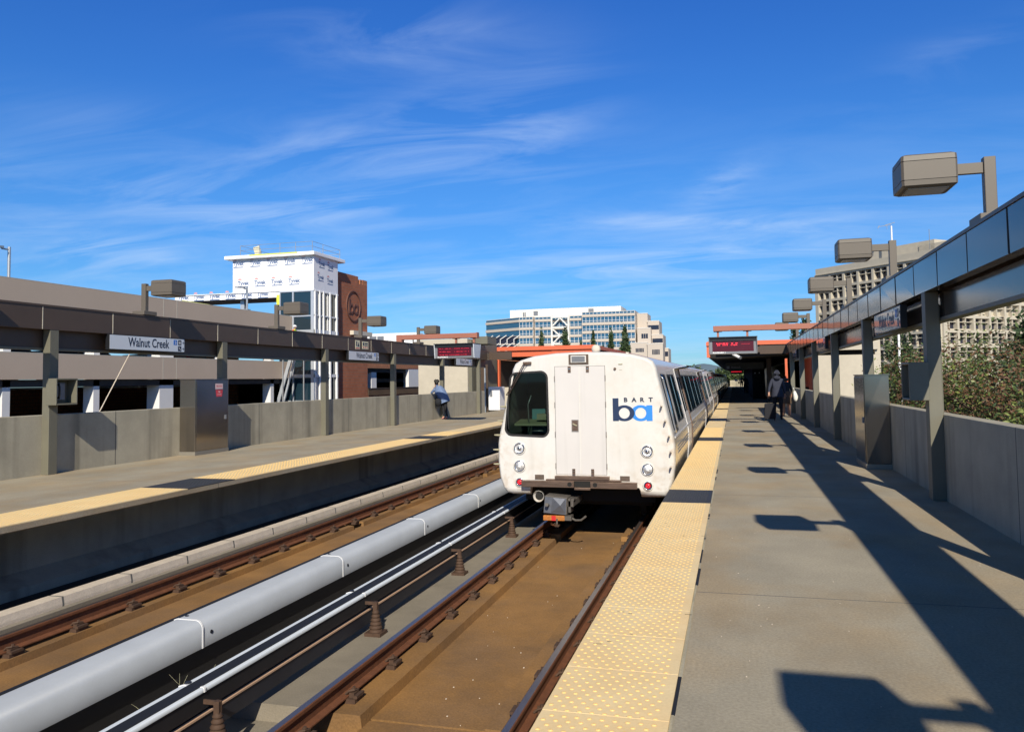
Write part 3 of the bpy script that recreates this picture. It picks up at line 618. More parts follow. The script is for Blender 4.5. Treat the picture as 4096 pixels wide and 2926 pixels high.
# ================================================================== TRAIN
TC = -2.62; YT = 14.2
HALF = [(0, 2.10), (0.50, 2.085), (0.90, 2.04), (1.15, 1.97), (1.25, 1.91), (1.30, 1.81), (1.335, 1.64), (1.585, 0.56), (1.60, 0.44), (1.60, 0.12), (1.57, -0.16), (1.50, -0.36), (1.43, -0.44), (1.34, -0.47)]
def side_x(z):
    for (a, za), (b_, zb) in zip(HALF[5:], HALF[6:]):
        if zb <= z <= za: return a+(b_-a)*(za-z)/(za-zb)
    return 1.6
def car_body(y0, y1, front, par):
    inner = [(1.00, -0.47), (0.97, -0.30)]
    half = HALF+inner
    def loop(y, d, zmin=-9):
        pts = []
        for x, z in half[:-2]:
            cz = 0.8; L = sqrt(x*x+(z-cz)**2); k = max(0, (L-d)/L) if L else 1
            pts.append((x*k, max(zmin, cz+(z-cz)*k)))
        pts += [(1.0, max(pts[-1][1], -0.47, zmin)), (0.97, -0.30)]
        full = [(TC+x, y, z) for x, z in pts]+[(TC-x, y, z) for x, z in reversed(pts[1:])]
        return full
    if front: stations = [(y0, 0.055), (y0+0.015, 0.03), (y0+0.04, 0.012), (y0+0.08, 0.003), (y0+0.14, 0), (y1-0.1, 0), (y1, 0.05)]
    else: stations = [(y0, 0.05), (y0+0.1, 0), (y1-0.1, 0), (y1, 0.05)]
    b = MB(); b.smooth = True
    zm = [-0.355, -0.395, -0.43, -0.455]+[-9]*9 if front else [-9]*9
    loops = [loop(y, d, zm[i]) for i, (y, d) in enumerate(stations)]; n = len(loops[0])
    # materials by height: white side above the belly line, polished belly below, grey roof
    for i in range(len(loops)-1):
        for k in range(n):
            P = [loops[i][k], loops[i][(k+1) % n], loops[i+1][(k+1) % n], loops[i+1][k]]
            zc = sum(p[2] for p in P)/4; nose = front and i < 4
            b.use('train_white' if nose else ('train_roof' if zc > 1.97 else ('under_black' if zc < -0.46 or abs(P[0][0]-TC) < 1.05 and zc < 0 else ('train_side' if zc > 0.5 else 'train_belly'))))
            b.add(P, [(0, 1, 2, 3)])
    b.smooth = False
    if not front:
        b.use('under_black'); b.add(loops[0], [tuple(range(n))])
    b.use('train_side'); b.add(loops[-1], [tuple(range(n))])
    o = b.build('body', None, par)
    # merge the seams so the shell shades smoothly
    bm = bmesh.new(); bm.from_mesh(o.data); bmesh.ops.remove_doubles(bm, verts=bm.verts, dist=0.0006)
    if front:
        # nose plate with a real opening for the windscreen
        from mathutils.geometry import tessellate_polygon
        W0 = WL[par]; outer = [Vector((v[0]-W0.x, v[1]-W0.y, v[2]-W0.z)) for v in loops[0]]; hole = [Vector((x-W0.x, y0-W0.y, z-W0.z)) for x, z in WS]
        bm.verts.ensure_lookup_table(); near = {}
        def vert(q):
            for v in bm.verts:
                if (v.co-q).length < 1e-3: return v
            return bm.verts.new(q)
        allv = [vert(q) for q in outer]+[bm.verts.new(q) for q in hole]
        for tri in tessellate_polygon([outer, hole]):
            try:
                f = bm.faces.new([allv[i] for i in tri]); f.material_index = b.mats.index('train_white'); f.smooth = False
            except ValueError: pass
    for e in bm.edges: e.smooth = True
    bmesh.ops.recalc_face_normals(bm, faces=bm.faces); bm.to_mesh(o.data); bm.free()
    return o
def rounded(poly, r, n=5):
    out = []; m = len(poly)
    for i in range(m):
        p = Vector(poly[i]); a = (Vector(poly[i-1])-p).normalized(); c = (Vector(poly[(i+1) % m])-p).normalized()
        ang = a.angle(c); d = r/math.tan(ang/2); s = p+a*d; e = p+c*d
        cen = p+(a+c).normalized()*(r/sin(ang/2))
        for k in range(n+1):
            t_ = k/n; q = s.lerp(e, t_); v = (q-cen); out.append(tuple(cen+v.normalized()*r))
    return out
def grow(poly, d):
    cx = sum(p[0] for p in poly)/len(poly); cz = sum(p[1] for p in poly)/len(poly)
    out = []
    m = len(poly)
    for i in range(m):
        a = Vector(poly[i-1]); c = Vector(poly[(i+1) % m]); t_ = (c-a).normalized(); nrm = Vector((t_.y, -t_.x))
        if nrm.dot(Vector(poly[i])-Vector((cx, cz))) < 0: nrm = -nrm
        out.append(tuple(Vector(poly[i])+nrm*d))
    return out
WS = rounded([(-4.075, 0.61), (-3.245, 0.575), (-3.262, 1.765), (-3.945, 1.735)], 0.125, 6)
def side_panel(mb, y0, y1, z0, z1, out=0.006, inn=-0.02, sgn=1, zs=None):
    """plate lying on the sloping car side between heights z0..z1"""
    zs = sorted(set([z0, z1]+[z for _, z in HALF if z0 < z < z1]))
    P = [(TC+sgn*(side_x(z)+out), z) for z in zs]+[(TC+sgn*(side_x(z)+inn), z) for z in reversed(zs)]
    mb.ext_y(P, y0, y1)
def windows_and_doors(par, y0, y1, sgn, cab, full=True):
    L = y1-y0
    doors = [y0+4.35, y1-5.6] if cab else [y0+4.6, y1-5.9]
    for d in doors:
        b = MB(); side_panel(b, d-0.04, d+1.36, -0.3, 1.86, 0.002, -0.03, sgn); dr = b.build('door', 'gasket', par)
        for q in (0, 1):
            b = MB(); side_panel(b, d+0.01+0.665*q, d+0.65+0.665*q, -0.28, 1.82, 0.0045, -0.02, sgn); lf = b.build('leaf', 'train_side', dr)
            b = MB(); side_panel(b, d+0.12+0.665*q, d+0.54+0.665*q, 0.84, 1.62, 0.009, 0.0, sgn); b.build('pane', 'glass_dark', dr)
        b = MB(); side_panel(b, d+1.365, d+1.45, -0.36, 1.9, 0.028, -0.01, sgn); b.build('jamb', 'bumper', dr)
        b = MB(); side_panel(b, d-0.11, d-0.045, -0.36, 1.9, 0.012, -0.01, sgn); b.build('near_jamb', 'train_side', dr)
        b = MB(); side_panel(b, d-0.1, d+1.42, 1.865, 1.885, 0.03, -0.01, sgn); b.build('drip_rail', 'gasket', dr)
    segs = [(y0+1.95, y0+3.6)] if cab else [(y0+0.7, y0+2.3), (y0+2.45, y0+4.1)]
    a = doors[0]+1.75; c = doors[1]-0.3; n = 4; w = (c-a)/n
    segs += [(a+w*i+0.05, a+w*(i+1)-0.05) for i in range(n)]
    a = doors[1]+1.75; segs += [(a+0.1, a+1.65), (a+1.8, min(a+3.4, y1-0.5))]
    for p, q in segs:
        b = MB(); side_panel(b, p-0.03, q+0.03, 0.74, 1.68, 0.006, -0.02, sgn); fr_ = b.build('window', 'gasket', par)
        b = MB(); side_panel(b, p, q, 0.78, 1.64, 0.011, 0.0, sgn); b.build('pane', 'glass_dark', fr_)
        b = MB(); side_panel(b, (p+q)/2-0.012, (p+q)/2+0.012, 0.76, 1.66, 0.017, 0.0, sgn); b.build('mullion', 'chrome', fr_)
    b = MB(); last = y0+0.75
    for d in doors+[y1-0.3]:
        for z in (0.36, 0.30, 0.24):
            side_panel(b, last, d-0.12, z, z+0.028, 0.005, -0.01, sgn)
        last = d+1.5
    b.build('stripes', 'stripe_grey', par)
    b = MB(); side_panel(b, y0+0.3, y1-0.2, 0.545, 0.575, 0.012, -0.01, sgn); b.build('belt_moulding', 'train_side', par)
def under(par, y0, y1):
    b = MB(); b.box(TC-1.2, TC+1.2, y0+0.5, y1-0.3, -0.62, -0.29); b.box(TC-0.95, TC+0.95, y0+7.5, y1-7.5, -0.9, -0.621); b.build('underframe', 'under_black', par)
    for yc in (y0+2.9, y1-3.0):
        b = MB(); b.box(TC-1.05, TC+1.05, yc-1.5, yc+1.5, -0.82, -0.63); tk = b.build('truck', 'under_black', par)
        for dy in (-1.05, 1.05):
            b = MB()
            for s_ in (-1, 1): b.disc((TC+s_*0.80, yc+dy, -0.67), (1, 0, 0), 0.38, 0.12 if s_ > 0 else -0.12, 20)
            b.tube([(TC-0.8, yc+dy, -0.67), (TC+0.8, yc+dy, -0.67)], 0.08, 10); b.build('wheelset', 'under_black', tk)
    b = MB()
    for y in [y0+1.8+1.9*i for i in range(int((y1-y0-2)/1.9))]:
        pass
LC = 21.3
car = empty('train_car', (TC, YT, RZR), 'white lead car of the train, facing the camera, stopped at the yellow edge', 'train car', 'cars of the train at the platform')
body = car_body(YT, YT+LC, True, car)
windows_and_doors(car, YT, YT+LC, 1, True); under(car, YT, YT+LC)
b = MB()
for p, q in [(YT+2, YT+4), (YT+7, YT+9), (YT+10, YT+12), (YT+17, YT+19)]: side_panel(b, p, q, 0.78, 1.64, 0.008, -0.01, -1)
b.build('far_side_window', 'glass_dark', car)
b = MB(); side_panel(b, YT+0.5, YT+1.45, 0.62, 1.68, 0.007, -0.02, 1); cw = b.build('cab_window', 'gasket', car)
b = MB(); side_panel(b, YT+0.55, YT+1.4, 0.67, 1.64, 0.012, 0, 1); b.build('pane', 'glass_dark', cw)
b = MB(); b.smooth = True
b.tube([(TC+side_x(1.66)+0.02, YT+0.38, 1.66), (TC+side_x(1.6)+0.05, YT+0.38, 1.6), (TC+side_x(0.7)+0.05, YT+0.38, 0.7), (TC+side_x(0.64)+0.02, YT+0.38, 0.64)], 0.022, 8); b.build('grab_rail', 'chrome', car)
# cab interior seen through the windscreen
b = MB(); b.box(TC-1.35, TC-0.35, YT+1.3, YT+1.33, -0.2, 1.9); b.use('cab_dark')
b.box(TC-1.35, TC-0.3, YT+0.06, YT+1.3, -0.22, -0.2); b.box(TC-0.42, TC-0.40, YT+0.06, YT+1.3, -0.2, 1.9)
b.v = b.v; b.mats = ['cab_dark']; b.mi = [0]*len(b.f)
ci = b.build('cab_interior', None, car)
b = MB(); b.ext([(TC-1.35, YT+0.3, 0.76), (TC-0.45, YT+0.3, 0.76), (TC-0.45, YT+0.3, 0.80), (TC-1.35, YT+0.3, 0.80)], (0, 0.45, 0.06)); b.box(TC-0.95, TC-0.45, YT+0.42, YT+0.7, 0.86, 0.97); b.build('desk', 'cab_desk', ci)
b = MB(); b.box(TC-1.12, TC-0.85, YT+0.75, YT+0.9, 0.6, 1.05); b.build('seat', 'cab_seat', ci)
b = MB(); b.smooth = True; b.tube([(TC-1.08, YT+0.35, 0.72), (TC-1.09, YT+0.33, 1.15), (TC-1.04, YT+0.36, 1.32)], 0.012, 6); b.box(TC-1.0, TC-0.8, YT+0.28, YT+0.31, 0.66, 0.675); b.build('lever', 'galv', ci)
# windscreen
def frontpoly(mb, poly, y, th): mb.ext([(x, y, z) for x, z in poly], (0, th, 0)); return mb
def frontring(mb, outer, inner, y, th):
    n = len(outer); vs = [(x, y, z) for x, z in outer]+[(x, y, z) for x, z in inner]+[(x, y+th, z) for x, z in outer]+[(x, y+th, z) for x, z in inner]; fs = []
    for i in range(n):
        j = (i+1) % n; fs += [(i, j, n+j, n+i), (2*n+i, 2*n+j, 3*n+j, 3*n+i), (i, j, 2*n+j, 2*n+i), (n+i, n+j, 3*n+j, 3*n+i)]
    mb.add(vs, fs)
b = MB(); frontring(b, grow(WS, 0.012), grow(WS, -0.022), YT-0.012, 0.03); wsf = b.build('windscreen', 'gasket', car)
b = MB(); vs = [(x, YT+0.012, z) for x, z in grow(WS, -0.018)]; b.add(vs, [tuple(range(len(vs)))]); b.build('pane', 'windscreen_glass', wsf)
# emergency door
XL, XR, ZB, ZT = -3.118, -2.215, -0.085, 1.835
b = MB(); b.box(XL-0.009, XR+0.009, YT-0.0015, YT+0.004, ZB-0.004, ZT+0.008); dg = b.build('front_door', 'line_grey', car)
b = MB(); b.box(XL, XR, YT-0.009, YT-0.0015, ZB, ZT); b.build('panel', 'door_white', dg, bevel=0.003)
xm = XL+(XR-XL)*0.5
b = MB(); b.box(xm-0.018, xm+0.0, YT-0.013, YT-0.0092, ZB+0.01, ZT-0.01); b.box(xm+0.012, xm+0.016, YT-0.0115, YT-0.0092, ZB+0.01, ZT-0.01); b.build('centre_strip', 'train_white', dg)
for (x, z0, z1) in ((-2.85, 1.73, 1.84), (-2.52, 1.73, 1.84), (-2.80, -0.09, 0.015), (-2.46, -0.09, 0.015)):
    b = MB(); b.box(x-0.026, x+0.026, YT-0.024, YT-0.0092, z0, z1); b.use('chrome'); 
    b.disc((x, YT-0.0245, (z0+z1)/2+0.01), (0, -1, 0), 0.012, 0.006, 8); b.mats = ['bumper', 'chrome']; b.mi = [0]*6+[1]*(len(b.f)-6); b.build('latch', None, dg)
for z in (0.06, 0.62, 1.15, 1.62):
    for x in (XL-0.007, XR+0.007):
        b = MB(); b.box(x-0.009, x+0.009, YT-0.016, YT-0.0005, z-0.05, z+0.05); b.build('hinge', 'line_grey', dg)
b = MB(); b.box(-2.825, -2.70, YT-0.022, YT-0.0095, 0.675, 0.885); hd = b.build('handle_plate', 'line_grey', dg)
b = MB(); b.box(-2.812, -2.713, YT-0.0232, YT-0.0225, 0.69, 0.87); b.build('recess', 'bumper', hd)
b = MB(); b.bar((-2.80, YT-0.035, 0.815), (-2.725, YT-0.04, 0.78), 0.02, 0.022); b.build('handle', 'cab_desk', hd)
# destination sign box
b = MB(); b.box(-2.86, -2.50, YT-0.012, YT+0.02, 1.87, 2.05); db = b.build('roof_lamp', 'grime', car)
b = MB(); b.box(-2.82, -2.54, YT-0.035, YT-0.0125, 1.90, 2.03); b.build('housing', 'train_white', db, bevel=0.008)
b = MB(); b.box(-2.80, -2.56, YT-0.039, YT-0.0355, 1.915, 2.015)
for i in range(18): b.box(-2.796+i*0.0133, -2.790+i*0.0133, YT-0.043, YT-0.0392, 1.92, 2.01)
b.build('lens', 'frame_grey', db)
# head and tail lamps
for x, zs in ((-3.80, (0.372, 0.052, -0.238)), (-1.495, (0.338, 0.022, -0.258))):
    for i, z in enumerate(zs):
        r = 0.098 if i < 2 else 0.072
        nm = 'headlight' if i < 2 else 'tail_light'
        b = MB(); b.smooth = True; b.disc((x, YT-0.001, z), (0, -1, 0), r+0.022, 0.012, 28, r-0.004); hl = b.build(nm, 'train_white', car)
        b = MB(); b.smooth = True; b.disc((x, YT-0.004, z), (0, -1, 0), r, 0.018, 28, r-0.018); b.build('rim', 'chrome', hl)
        b = MB(); b.smooth = True
        if i < 2:
            rr = r-0.016; vs = []; fs = []
            prof = [(rr, -0.010), (rr*0.7, 0.0), (rr*0.45, -0.012), (rr*0.42, -0.02), (0.001, -0.028)] if i == 0 else [(rr, -0.016), (rr*0.8, -0.024), (rr*0.5, -0.03), (rr*0.3, -0.031), (0.001, -0.032)]
            for q, (pr, py_) in enumerate(prof):
                for k in range(24): a = 2*pi*k/24; vs.append((x+pr*cos(a), YT+py_, z+pr*sin(a)))
            for q in range(len(prof)-1):
                for k in range(24): fs.append((q*24+k, q*24+(k+1) % 24, q*24+24+(k+1) % 24, q*24+24+k))
            b.add(vs, fs); b.build('lens', 'reflector', hl)
            q = MB(); q.smooth = True; q.disc((x+0.0, YT-0.030 if i else YT-0.026, z-0.01), (0, -1, 0), 0.026, 0.006, 14); q.build('bulb', 'chrome' if i == 0 else 'white_letters', hl)
        else:
            b.disc((x, YT-0.012, z), (0, -1, 0), r-0.018, 0.006, 24); b.build('lens', 'red_lamp', hl)
            b = MB()
            for k in range(8):
                a = 2*pi*k/8; q = 0.034 if k else 0.0
                b.disc((x+0.032*cos(a), YT-0.0185, z+0.032*sin(a)), (0, -1, 0), 0.0075, 0.003, 8)
            b.disc((x, YT-0.0185, z), (0, -1, 0), 0.0075, 0.003, 8); b.build('led', 'red_led', hl)
# marker light, small bracket, bell-shaped vent
b = MB(); b.disc((-2.03, YT-0.001, 1.78), (0, -1, 0), 0.024, 0.02, 14); b.build('marker_button', 'bumper', car)
b = MB(); b.box(-1.965, -1.895, YT-0.012, YT, 1.855, 1.87); b.box(-1.955, -1.905, YT-0.006, YT, 1.76, 1.765); b.build('bracket', 'cab_desk', car)
# wiper
b = MB(); b.tube([(-3.60, YT-0.03, 1.93), (-3.68, YT-0.07, 1.90), (-4.02, YT-0.05, 1.335)], 0.009, 6); b.tube([(-3.58, YT-0.03, 1.915), (-3.65, YT-0.075, 1.88), (-3.985, YT-0.05, 1.335)], 0.007, 6)
b.box(-3.70, -3.55, YT-0.05, YT-0.001, 1.89, 1.935); wp = b.build('wiper', 'bumper', car)
b = MB(); b.bar((-4.03, YT-0.04, 1.345), (-3.965, YT-0.04, 1.325), 0.016); b.bar((-3.985, YT-0.03, 1.33), (-3.99, YT-0.03, 0.72), 0.01); b.build('blade', 'gasket', wp)
# operator logo: dark letter b, bright letter a, four block letters over them
zb, zt = 0.862, 1.262
def ring2(mb, cx, cz, rx, rz_, ri, y, th, n=40):
    vs = []; fs = []
    for k in range(n):
        a = 2*pi*k/n; vs += [(cx+ri*cos(a), y, cz+ri*sin(a)), (cx+rx*cos(a), y, cz+rz_*sin(a)), (cx+rx*cos(a), y-th, cz+rz_*sin(a)), (cx+ri*cos(a), y-th, cz+ri*sin(a))]
    for k in range(n):
        a = 4*k; c = 4*((k+1) % n); fs += [(a, c, c+1, a+1), (a+1, c+1, c+2, a+2), (a+2, c+2, c+3, a+3), (a+3, c+3, c, a)]
    mb.add(vs, fs)
x0 = -2.083; cz = zb+0.137; cb = x0+0.203; ca = cb+0.287
lg = MB(); ring2(lg, cb, cz, 0.178, 0.14, 0.095, YT-0.0005, 0.0045); lg.box(x0, x0+0.104, YT-0.0052, YT-0.0005, zb, zt); lg.build('logo_letter', 'logo_navy', car)
lg = MB(); ring2(lg, ca, cz, 0.17, 0.14, 0.095, YT-0.0005, 0.003); lg.box(ca+0.1, ca+0.203, YT-0.0042, YT-0.0005, zb, zb+0.274); lg.build('logo_letter', 'logo_blue', car)
b = MB()
for i, ch in enumerate('BART'):
    put_text(b, ch, 0.102, (x0+0.232+i*0.145, YT-0.002, 1.197), (1.1, 0, 0), (0, 0, 1), bold=0.005)
b.build('lettering', 'ink', car)
# safety barrier pins on both corners
for s_ in (-1, 1):
    for i, z in enumerate((1.118, 0.86, 0.60, 0.335, 0.075)):
        hw = side_x(z)-0.05
        x = TC+s_*hw; b = MB(); b.smooth = True
        b.tube([(x, YT+0.07, z), (x+s_*0.05, YT-0.01, z+0.005), (x+s_*0.115, YT-0.05, z+0.012)] if s_ < 0 else [(x-0.02, YT+0.06, z), (x-0.015, YT-0.08, z+0.004), (x-0.005, YT-0.17, z+0.01)], [0.016, 0.02, 0.011], 7); b.build('barrier_pin', 'cab_desk' if s_ < 0 else 'kerb_concrete', car)
# rust bleed below the pins and grime round the bumper
# anticlimber / bumper
b = MB(); yb_ = YT-0.13
b.box(-3.745, -2.78, yb_, YT-0.03, -0.305, -0.195); b.box(-2.49, -1.675, yb_, YT-0.03, -0.312, -0.2)
b.box(-2.779, -2.491, yb_+0.01, yb_+0.03, -0.345, -0.30); b.box(-2.779, -2.491, yb_+0.05, YT-0.03, -0.29, -0.195)
bp = b.build('bumper', 'bumper', car, bevel=0.006)
b = MB(); b.box(-2.778, -2.492, yb_+0.031, yb_+0.049, -0.295, -0.2)
for x in (-2.86, -2.405): b.disc((x, yb_-0.0005, -0.247), (0, -1, 0), 0.04, 0.002, 18)
b.build('bumper_hole', 'under_black', bp)
b = MB(); b.box(-3.13, -2.16, YT-0.115, YT-0.002, -0.165, -0.105); b.box(-3.3, -1.95, YT-0.09, YT-0.02, -0.196, -0.166); b.build('threshold_step', 'bumper', bp, bevel=0.004)
b = MB()
for x0_ in (-3.52, -1.98):
    b.box(x0_, x0_+0.17, YT-0.002, YT+0.001, -0.19, -0.10)
b.build('grime_hole', 'grime', bp)
# horn
b = MB(); b.smooth = True
vs = []; fs = []
for q, (r, y) in enumerate([(0.098, YT-0.08), (0.102, YT-0.075), (0.095, YT-0.06), (0.06, YT+0.02), (0.025, YT+0.12), (0.02, YT+0.3)]):
    for k in range(24): a = 2*pi*k/24; vs.append((-3.44+r*cos(a), y, -0.478+r*sin(a)))
for q in range(5):
    for k in range(24): fs.append((q*24+k, q*24+(k+1) % 24, q*24+24+(k+1) % 24, q*24+24+k))
b.add(vs, fs); b.build('horn', 'train_white', car)
b = MB(); b.disc((-3.44, YT-0.02, -0.478), (0, -1, 0), 0.07, 0.004, 20); b.build('horn_throat', 'under_black', car)
# coupler
b = MB(); yc = YT-0.42
P0 = [(-3.275, yc, -0.715), (-2.86, yc, -0.745), (-2.845, yc, -0.44), (-3.245, yc, -0.41)]
b.ext(P0, (0, 0.35, 0)); cp = b.build('coupler', 'coupler_dirty', car, bevel=0.012)
b = MB()
b.ext([(-3.265, yc-0.012, -0.70), (-2.875, yc-0.012, -0.725), (-2.86, yc-0.012, -0.455), (-3.235, yc-0.012, -0.43)], (0, 0.0115, 0)); b.build('coupler_face', 'coupler_grey', cp)
b = MB(); b.add([(-3.14, yc-0.013, -0.70), (-2.88, yc-0.013, -0.71), (-2.955, yc-0.075, -0.565), (-2.88, yc-0.013, -0.46), (-3.10, yc-0.013, -0.44)], [(0, 1, 2), (1, 3, 2), (3, 4, 2), (4, 0, 2)]); b.build('coupler_pyramid', 'coupler_grey', cp)
b = MB(); b.tube([(-3.19, yc-0.01, -0.575), (-3.18, yc-0.14, -0.545)], 0.032, 10); b.use; b.build('coupler_pin', 'coupler_dirty', cp)
b = MB(); b.box(-2.84, -2.80, yc+0.05, yc+0.3, -0.70, -0.46); b.box(-2.80, -2.75, yc+0.1, yc+0.25, -0.53, -0.47); b.box(-3.05, -2.75, yc+0.05, YT+1.5, -0.60, -0.50); b.build('drawbar', 'coupler_dirty', cp)
b = MB(); b.box(-3.28, -2.90, yc+0.0, yc+0.16, -0.84, -0.752); b.build('electric_head', 'coupler_orange', cp, bevel=0.01)
b = MB(); b.box(-3.13, -3.055, yc-0.004, yc+0.0, -0.838, -0.754); b.build('red_patch', 'red_paint', cp)
b = MB(); b.box(-2.899, -2.78, yc-0.0, yc+0.2, -0.83, -0.752); b.tube([(-3.03, yc-0.02, -0.80), (-3.03, yc-0.03, -0.885)], 0.016, 8)
b.tube([(-2.80, yc+0.1, -0.80), (-2.72, yc+0.08, -0.835), (-2.62, yc+0.06, -0.825), (-2.55, yc+0.05, -0.77), (-2.53, yc+0.05, -0.75)], 0.019, 8); b.build('air_hose', 'coupler_dirty', cp)
# roof pods
b = MB(); b.smooth = True
b.tube([(-2.62, YT+1.5, 2.20), (-2.62, YT+1.53, 2.20), (-2.62, YT+1.62, 2.20), (-2.62, YT+1.75, 2.20)], [0.05, 0.085, 0.085, 0.04], 12); b.box(-2.64, -2.60, YT+1.55, YT+1.65, 2.08, 2.14); b.build('roof_horn', 'kerb_concrete', car)
b = MB(); b.box(-3.95, -3.75, YT+6, YT+6.3, 2.0, 2.11) if False else b.box(-3.35, -3.2, YT+4, YT+4.3, 2.06, 2.14); b.box(-2.22, -2.16, YT+3, YT+3.1, 2.08, 2.17); b.build('roof_fitting', 'kerb_concrete', car)
# sticker
b = MB(); side_panel(b, YT+3.75, YT+3.98, 1.02, 1.32, 0.007, 0, 1); b.build('sticker', 'glass_blue', car)
# following cars
mid = None
for k in range(1, 6):
    y0 = YT+k*(LC+0.45)
    lab = ['', 'second car of the train, half in sunlight with grey stripes', 'third car of the train, under the dark canopy', 'fourth car of the train, far down the platform', 'fifth car of the train, near the far end of the platform', 'last visible car of the train in the far distance'][k]
    if mid is None:
        mid = empty('train_car', (TC, y0, RZR), lab, 'train car', 'cars of the train at the platform'); ym = y0
        car_body(y0, y0+LC, False, mid); windows_and_doors(mid, y0, y0+LC, 1, False); under(mid, y0, y0+LC)
    else: copy_tree(mid, (TC, y0, RZR), lab)

# ================================================================== STATION FURNITURE
def station_sign(side, y0, y1, z0, z1, label, big=True):
    """lit box sign hung under the beam; text faces the platform"""
    s_ = -1 if side > 0 else 1                        # direction the face looks (x)
    xf = 2.36 if side > 0 else -12.08
    t = empty('station_sign', (xf, (y0+y1)/2, z0), label, 'sign', 'name signs hung below the beams')
    b = MB(); b.box(xf, xf-s_*0.09, y0, y1, z0, z1); b.build('sign_box', 'sign_black', t, bevel=0.004)
    b = MB(); b.box(xf+s_*0.001, xf+s_*0.004, y0+0.015, y1-0.015, z0+0.015, z1-0.015); pn = b.build('sign_face', 'sign_white' if side < 0 else 'sign_gloss_shaded', t)
    if side > 0:
        ux = Vector((0, -1, 0)); ya = y1
    else:
        ux = Vector((0, 1, 0)); ya = y0
    fx = xf+s_*0.0055; L = y1-y0; h = z1-z0
    at = lambda d, z: Vector((fx, ya, z0))+ux*d+Vector((0, 0, z))
    b = MB(); put_text(b, 'Walnut Creek', h*0.84, at(L*0.50, h*0.27), ux, (0, 0, 1), bold=0.005, squeeze=0.8); b.build('lettering', 'ink', pn)
    sq = h*0.36
    def square(d, z, m, nm):
        q = MB(); c = at(d, z); q.obox(c-Vector((s_*0.001, 0, 0)), ux*sq/2, (0.0006, 0, 0), (0, 0, sq/2)); return q.build(nm, m, pn)
    square(L*0.86, h*0.70, 'ink_blue', 'access_symbol'); square(L*0.925, h*0.70, 'ink', 'lift_symbol'); square(L*0.925, h*0.27, 'ink', 'stairs_symbol')
    q = MB()
    c = at(L*0.86, h*0.70)+Vector((s_*0.001, 0, 0)); r = sq*0.2
    for k in range(10):
        a0 = -2.4+k*0.42; a1 = a0+0.42
        q.bar(c+ux*(r*cos(a0))+Vector((0, 0, r*sin(a0)-0.015)), c+ux*(r*cos(a1))+Vector((0, 0, r*sin(a1)-0.015)), 0.008, 0.001, upv=(1, 0, 0))
    q.bar(c+Vector((0, 0, 0.035)), c+Vector((0, 0, -0.005)), 0.01, 0.001, upv=(1, 0, 0)); q.bar(c+Vector((0, 0, -0.005)), c+ux*0.03+Vector((0, 0, -0.008)), 0.01, 0.001, upv=(1, 0, 0))
    c = at(L*0.925, h*0.70)+Vector((s_*0.001, 0, 0))
    q.bar(c-ux*0.025+Vector((0, 0, -0.03)), c-ux*0.025+Vector((0, 0, 0.02)), 0.008, 0.001, upv=(1, 0, 0)); q.bar(c+ux*0.025+Vector((0, 0, -0.03)), c+ux*0.025+Vector((0, 0, 0.02)), 0.008, 0.001, upv=(1, 0, 0)); q.bar(c-ux*0.028+Vector((0, 0, 0.02)), c+ux*0.028+Vector((0, 0, 0.02)), 0.008, 0.001, upv=(1, 0, 0)); q.bar(c+Vector((0, 0, -0.03)), c+Vector((0, 0, 0.005)), 0.012, 0.001, upv=(1, 0, 0))
    c = at(L*0.925, h*0.27)+Vector((s_*0.001, 0, 0)); q.bar(c-ux*0.03+Vector((0, 0, 0.03)), c+ux*0.03+Vector((0, 0, -0.03)), 0.011, 0.001, upv=(1, 0, 0))
    q.build('pictogram', 'white_letters', pn)
    for z in (0.70, 0.27):
        q = MB()
        c = at(L*0.975, h*z); e = ux*0.03
        q.bar(c-e, c+e, 0.011, 0.001, upv=(1, 0, 0)); q.bar(c+e, c+e*0.1+Vector((0, 0, 0.03)), 0.011, 0.001, upv=(1, 0, 0)); q.bar(c+e, c+e*0.1-Vector((0, 0, 0.03)), 0.011, 0.001, upv=(1, 0, 0)); q.build('arrow', 'ink', pn)
    return t
station_sign(-1, 13.38, 15.68, 2.34, 2.655, 'white name sign under the far beam nearest the camera, left of the steel cabinet')
station_sign(-1, 23.8, 26.1, 2.345, 2.655, 'white name sign under the far beam below two small stickers')
station_sign(-1, 34.3, 36.6, 2.33, 2.65, 'small white name sign under the far beam behind the display board')
station_sign(1, 12.75, 15.0, 2.28, 2.62, 'glossy name sign hung below the right beam beside the nearest column')
station_sign(1, 22.8, 25.1, 2.31, 2.65, 'small glossy name sign under the right beam beyond the nearer one')
station_sign(1, 33.0, 35.2, 2.31, 2.65, 'farthest glossy name sign below the right beam near the canopy')
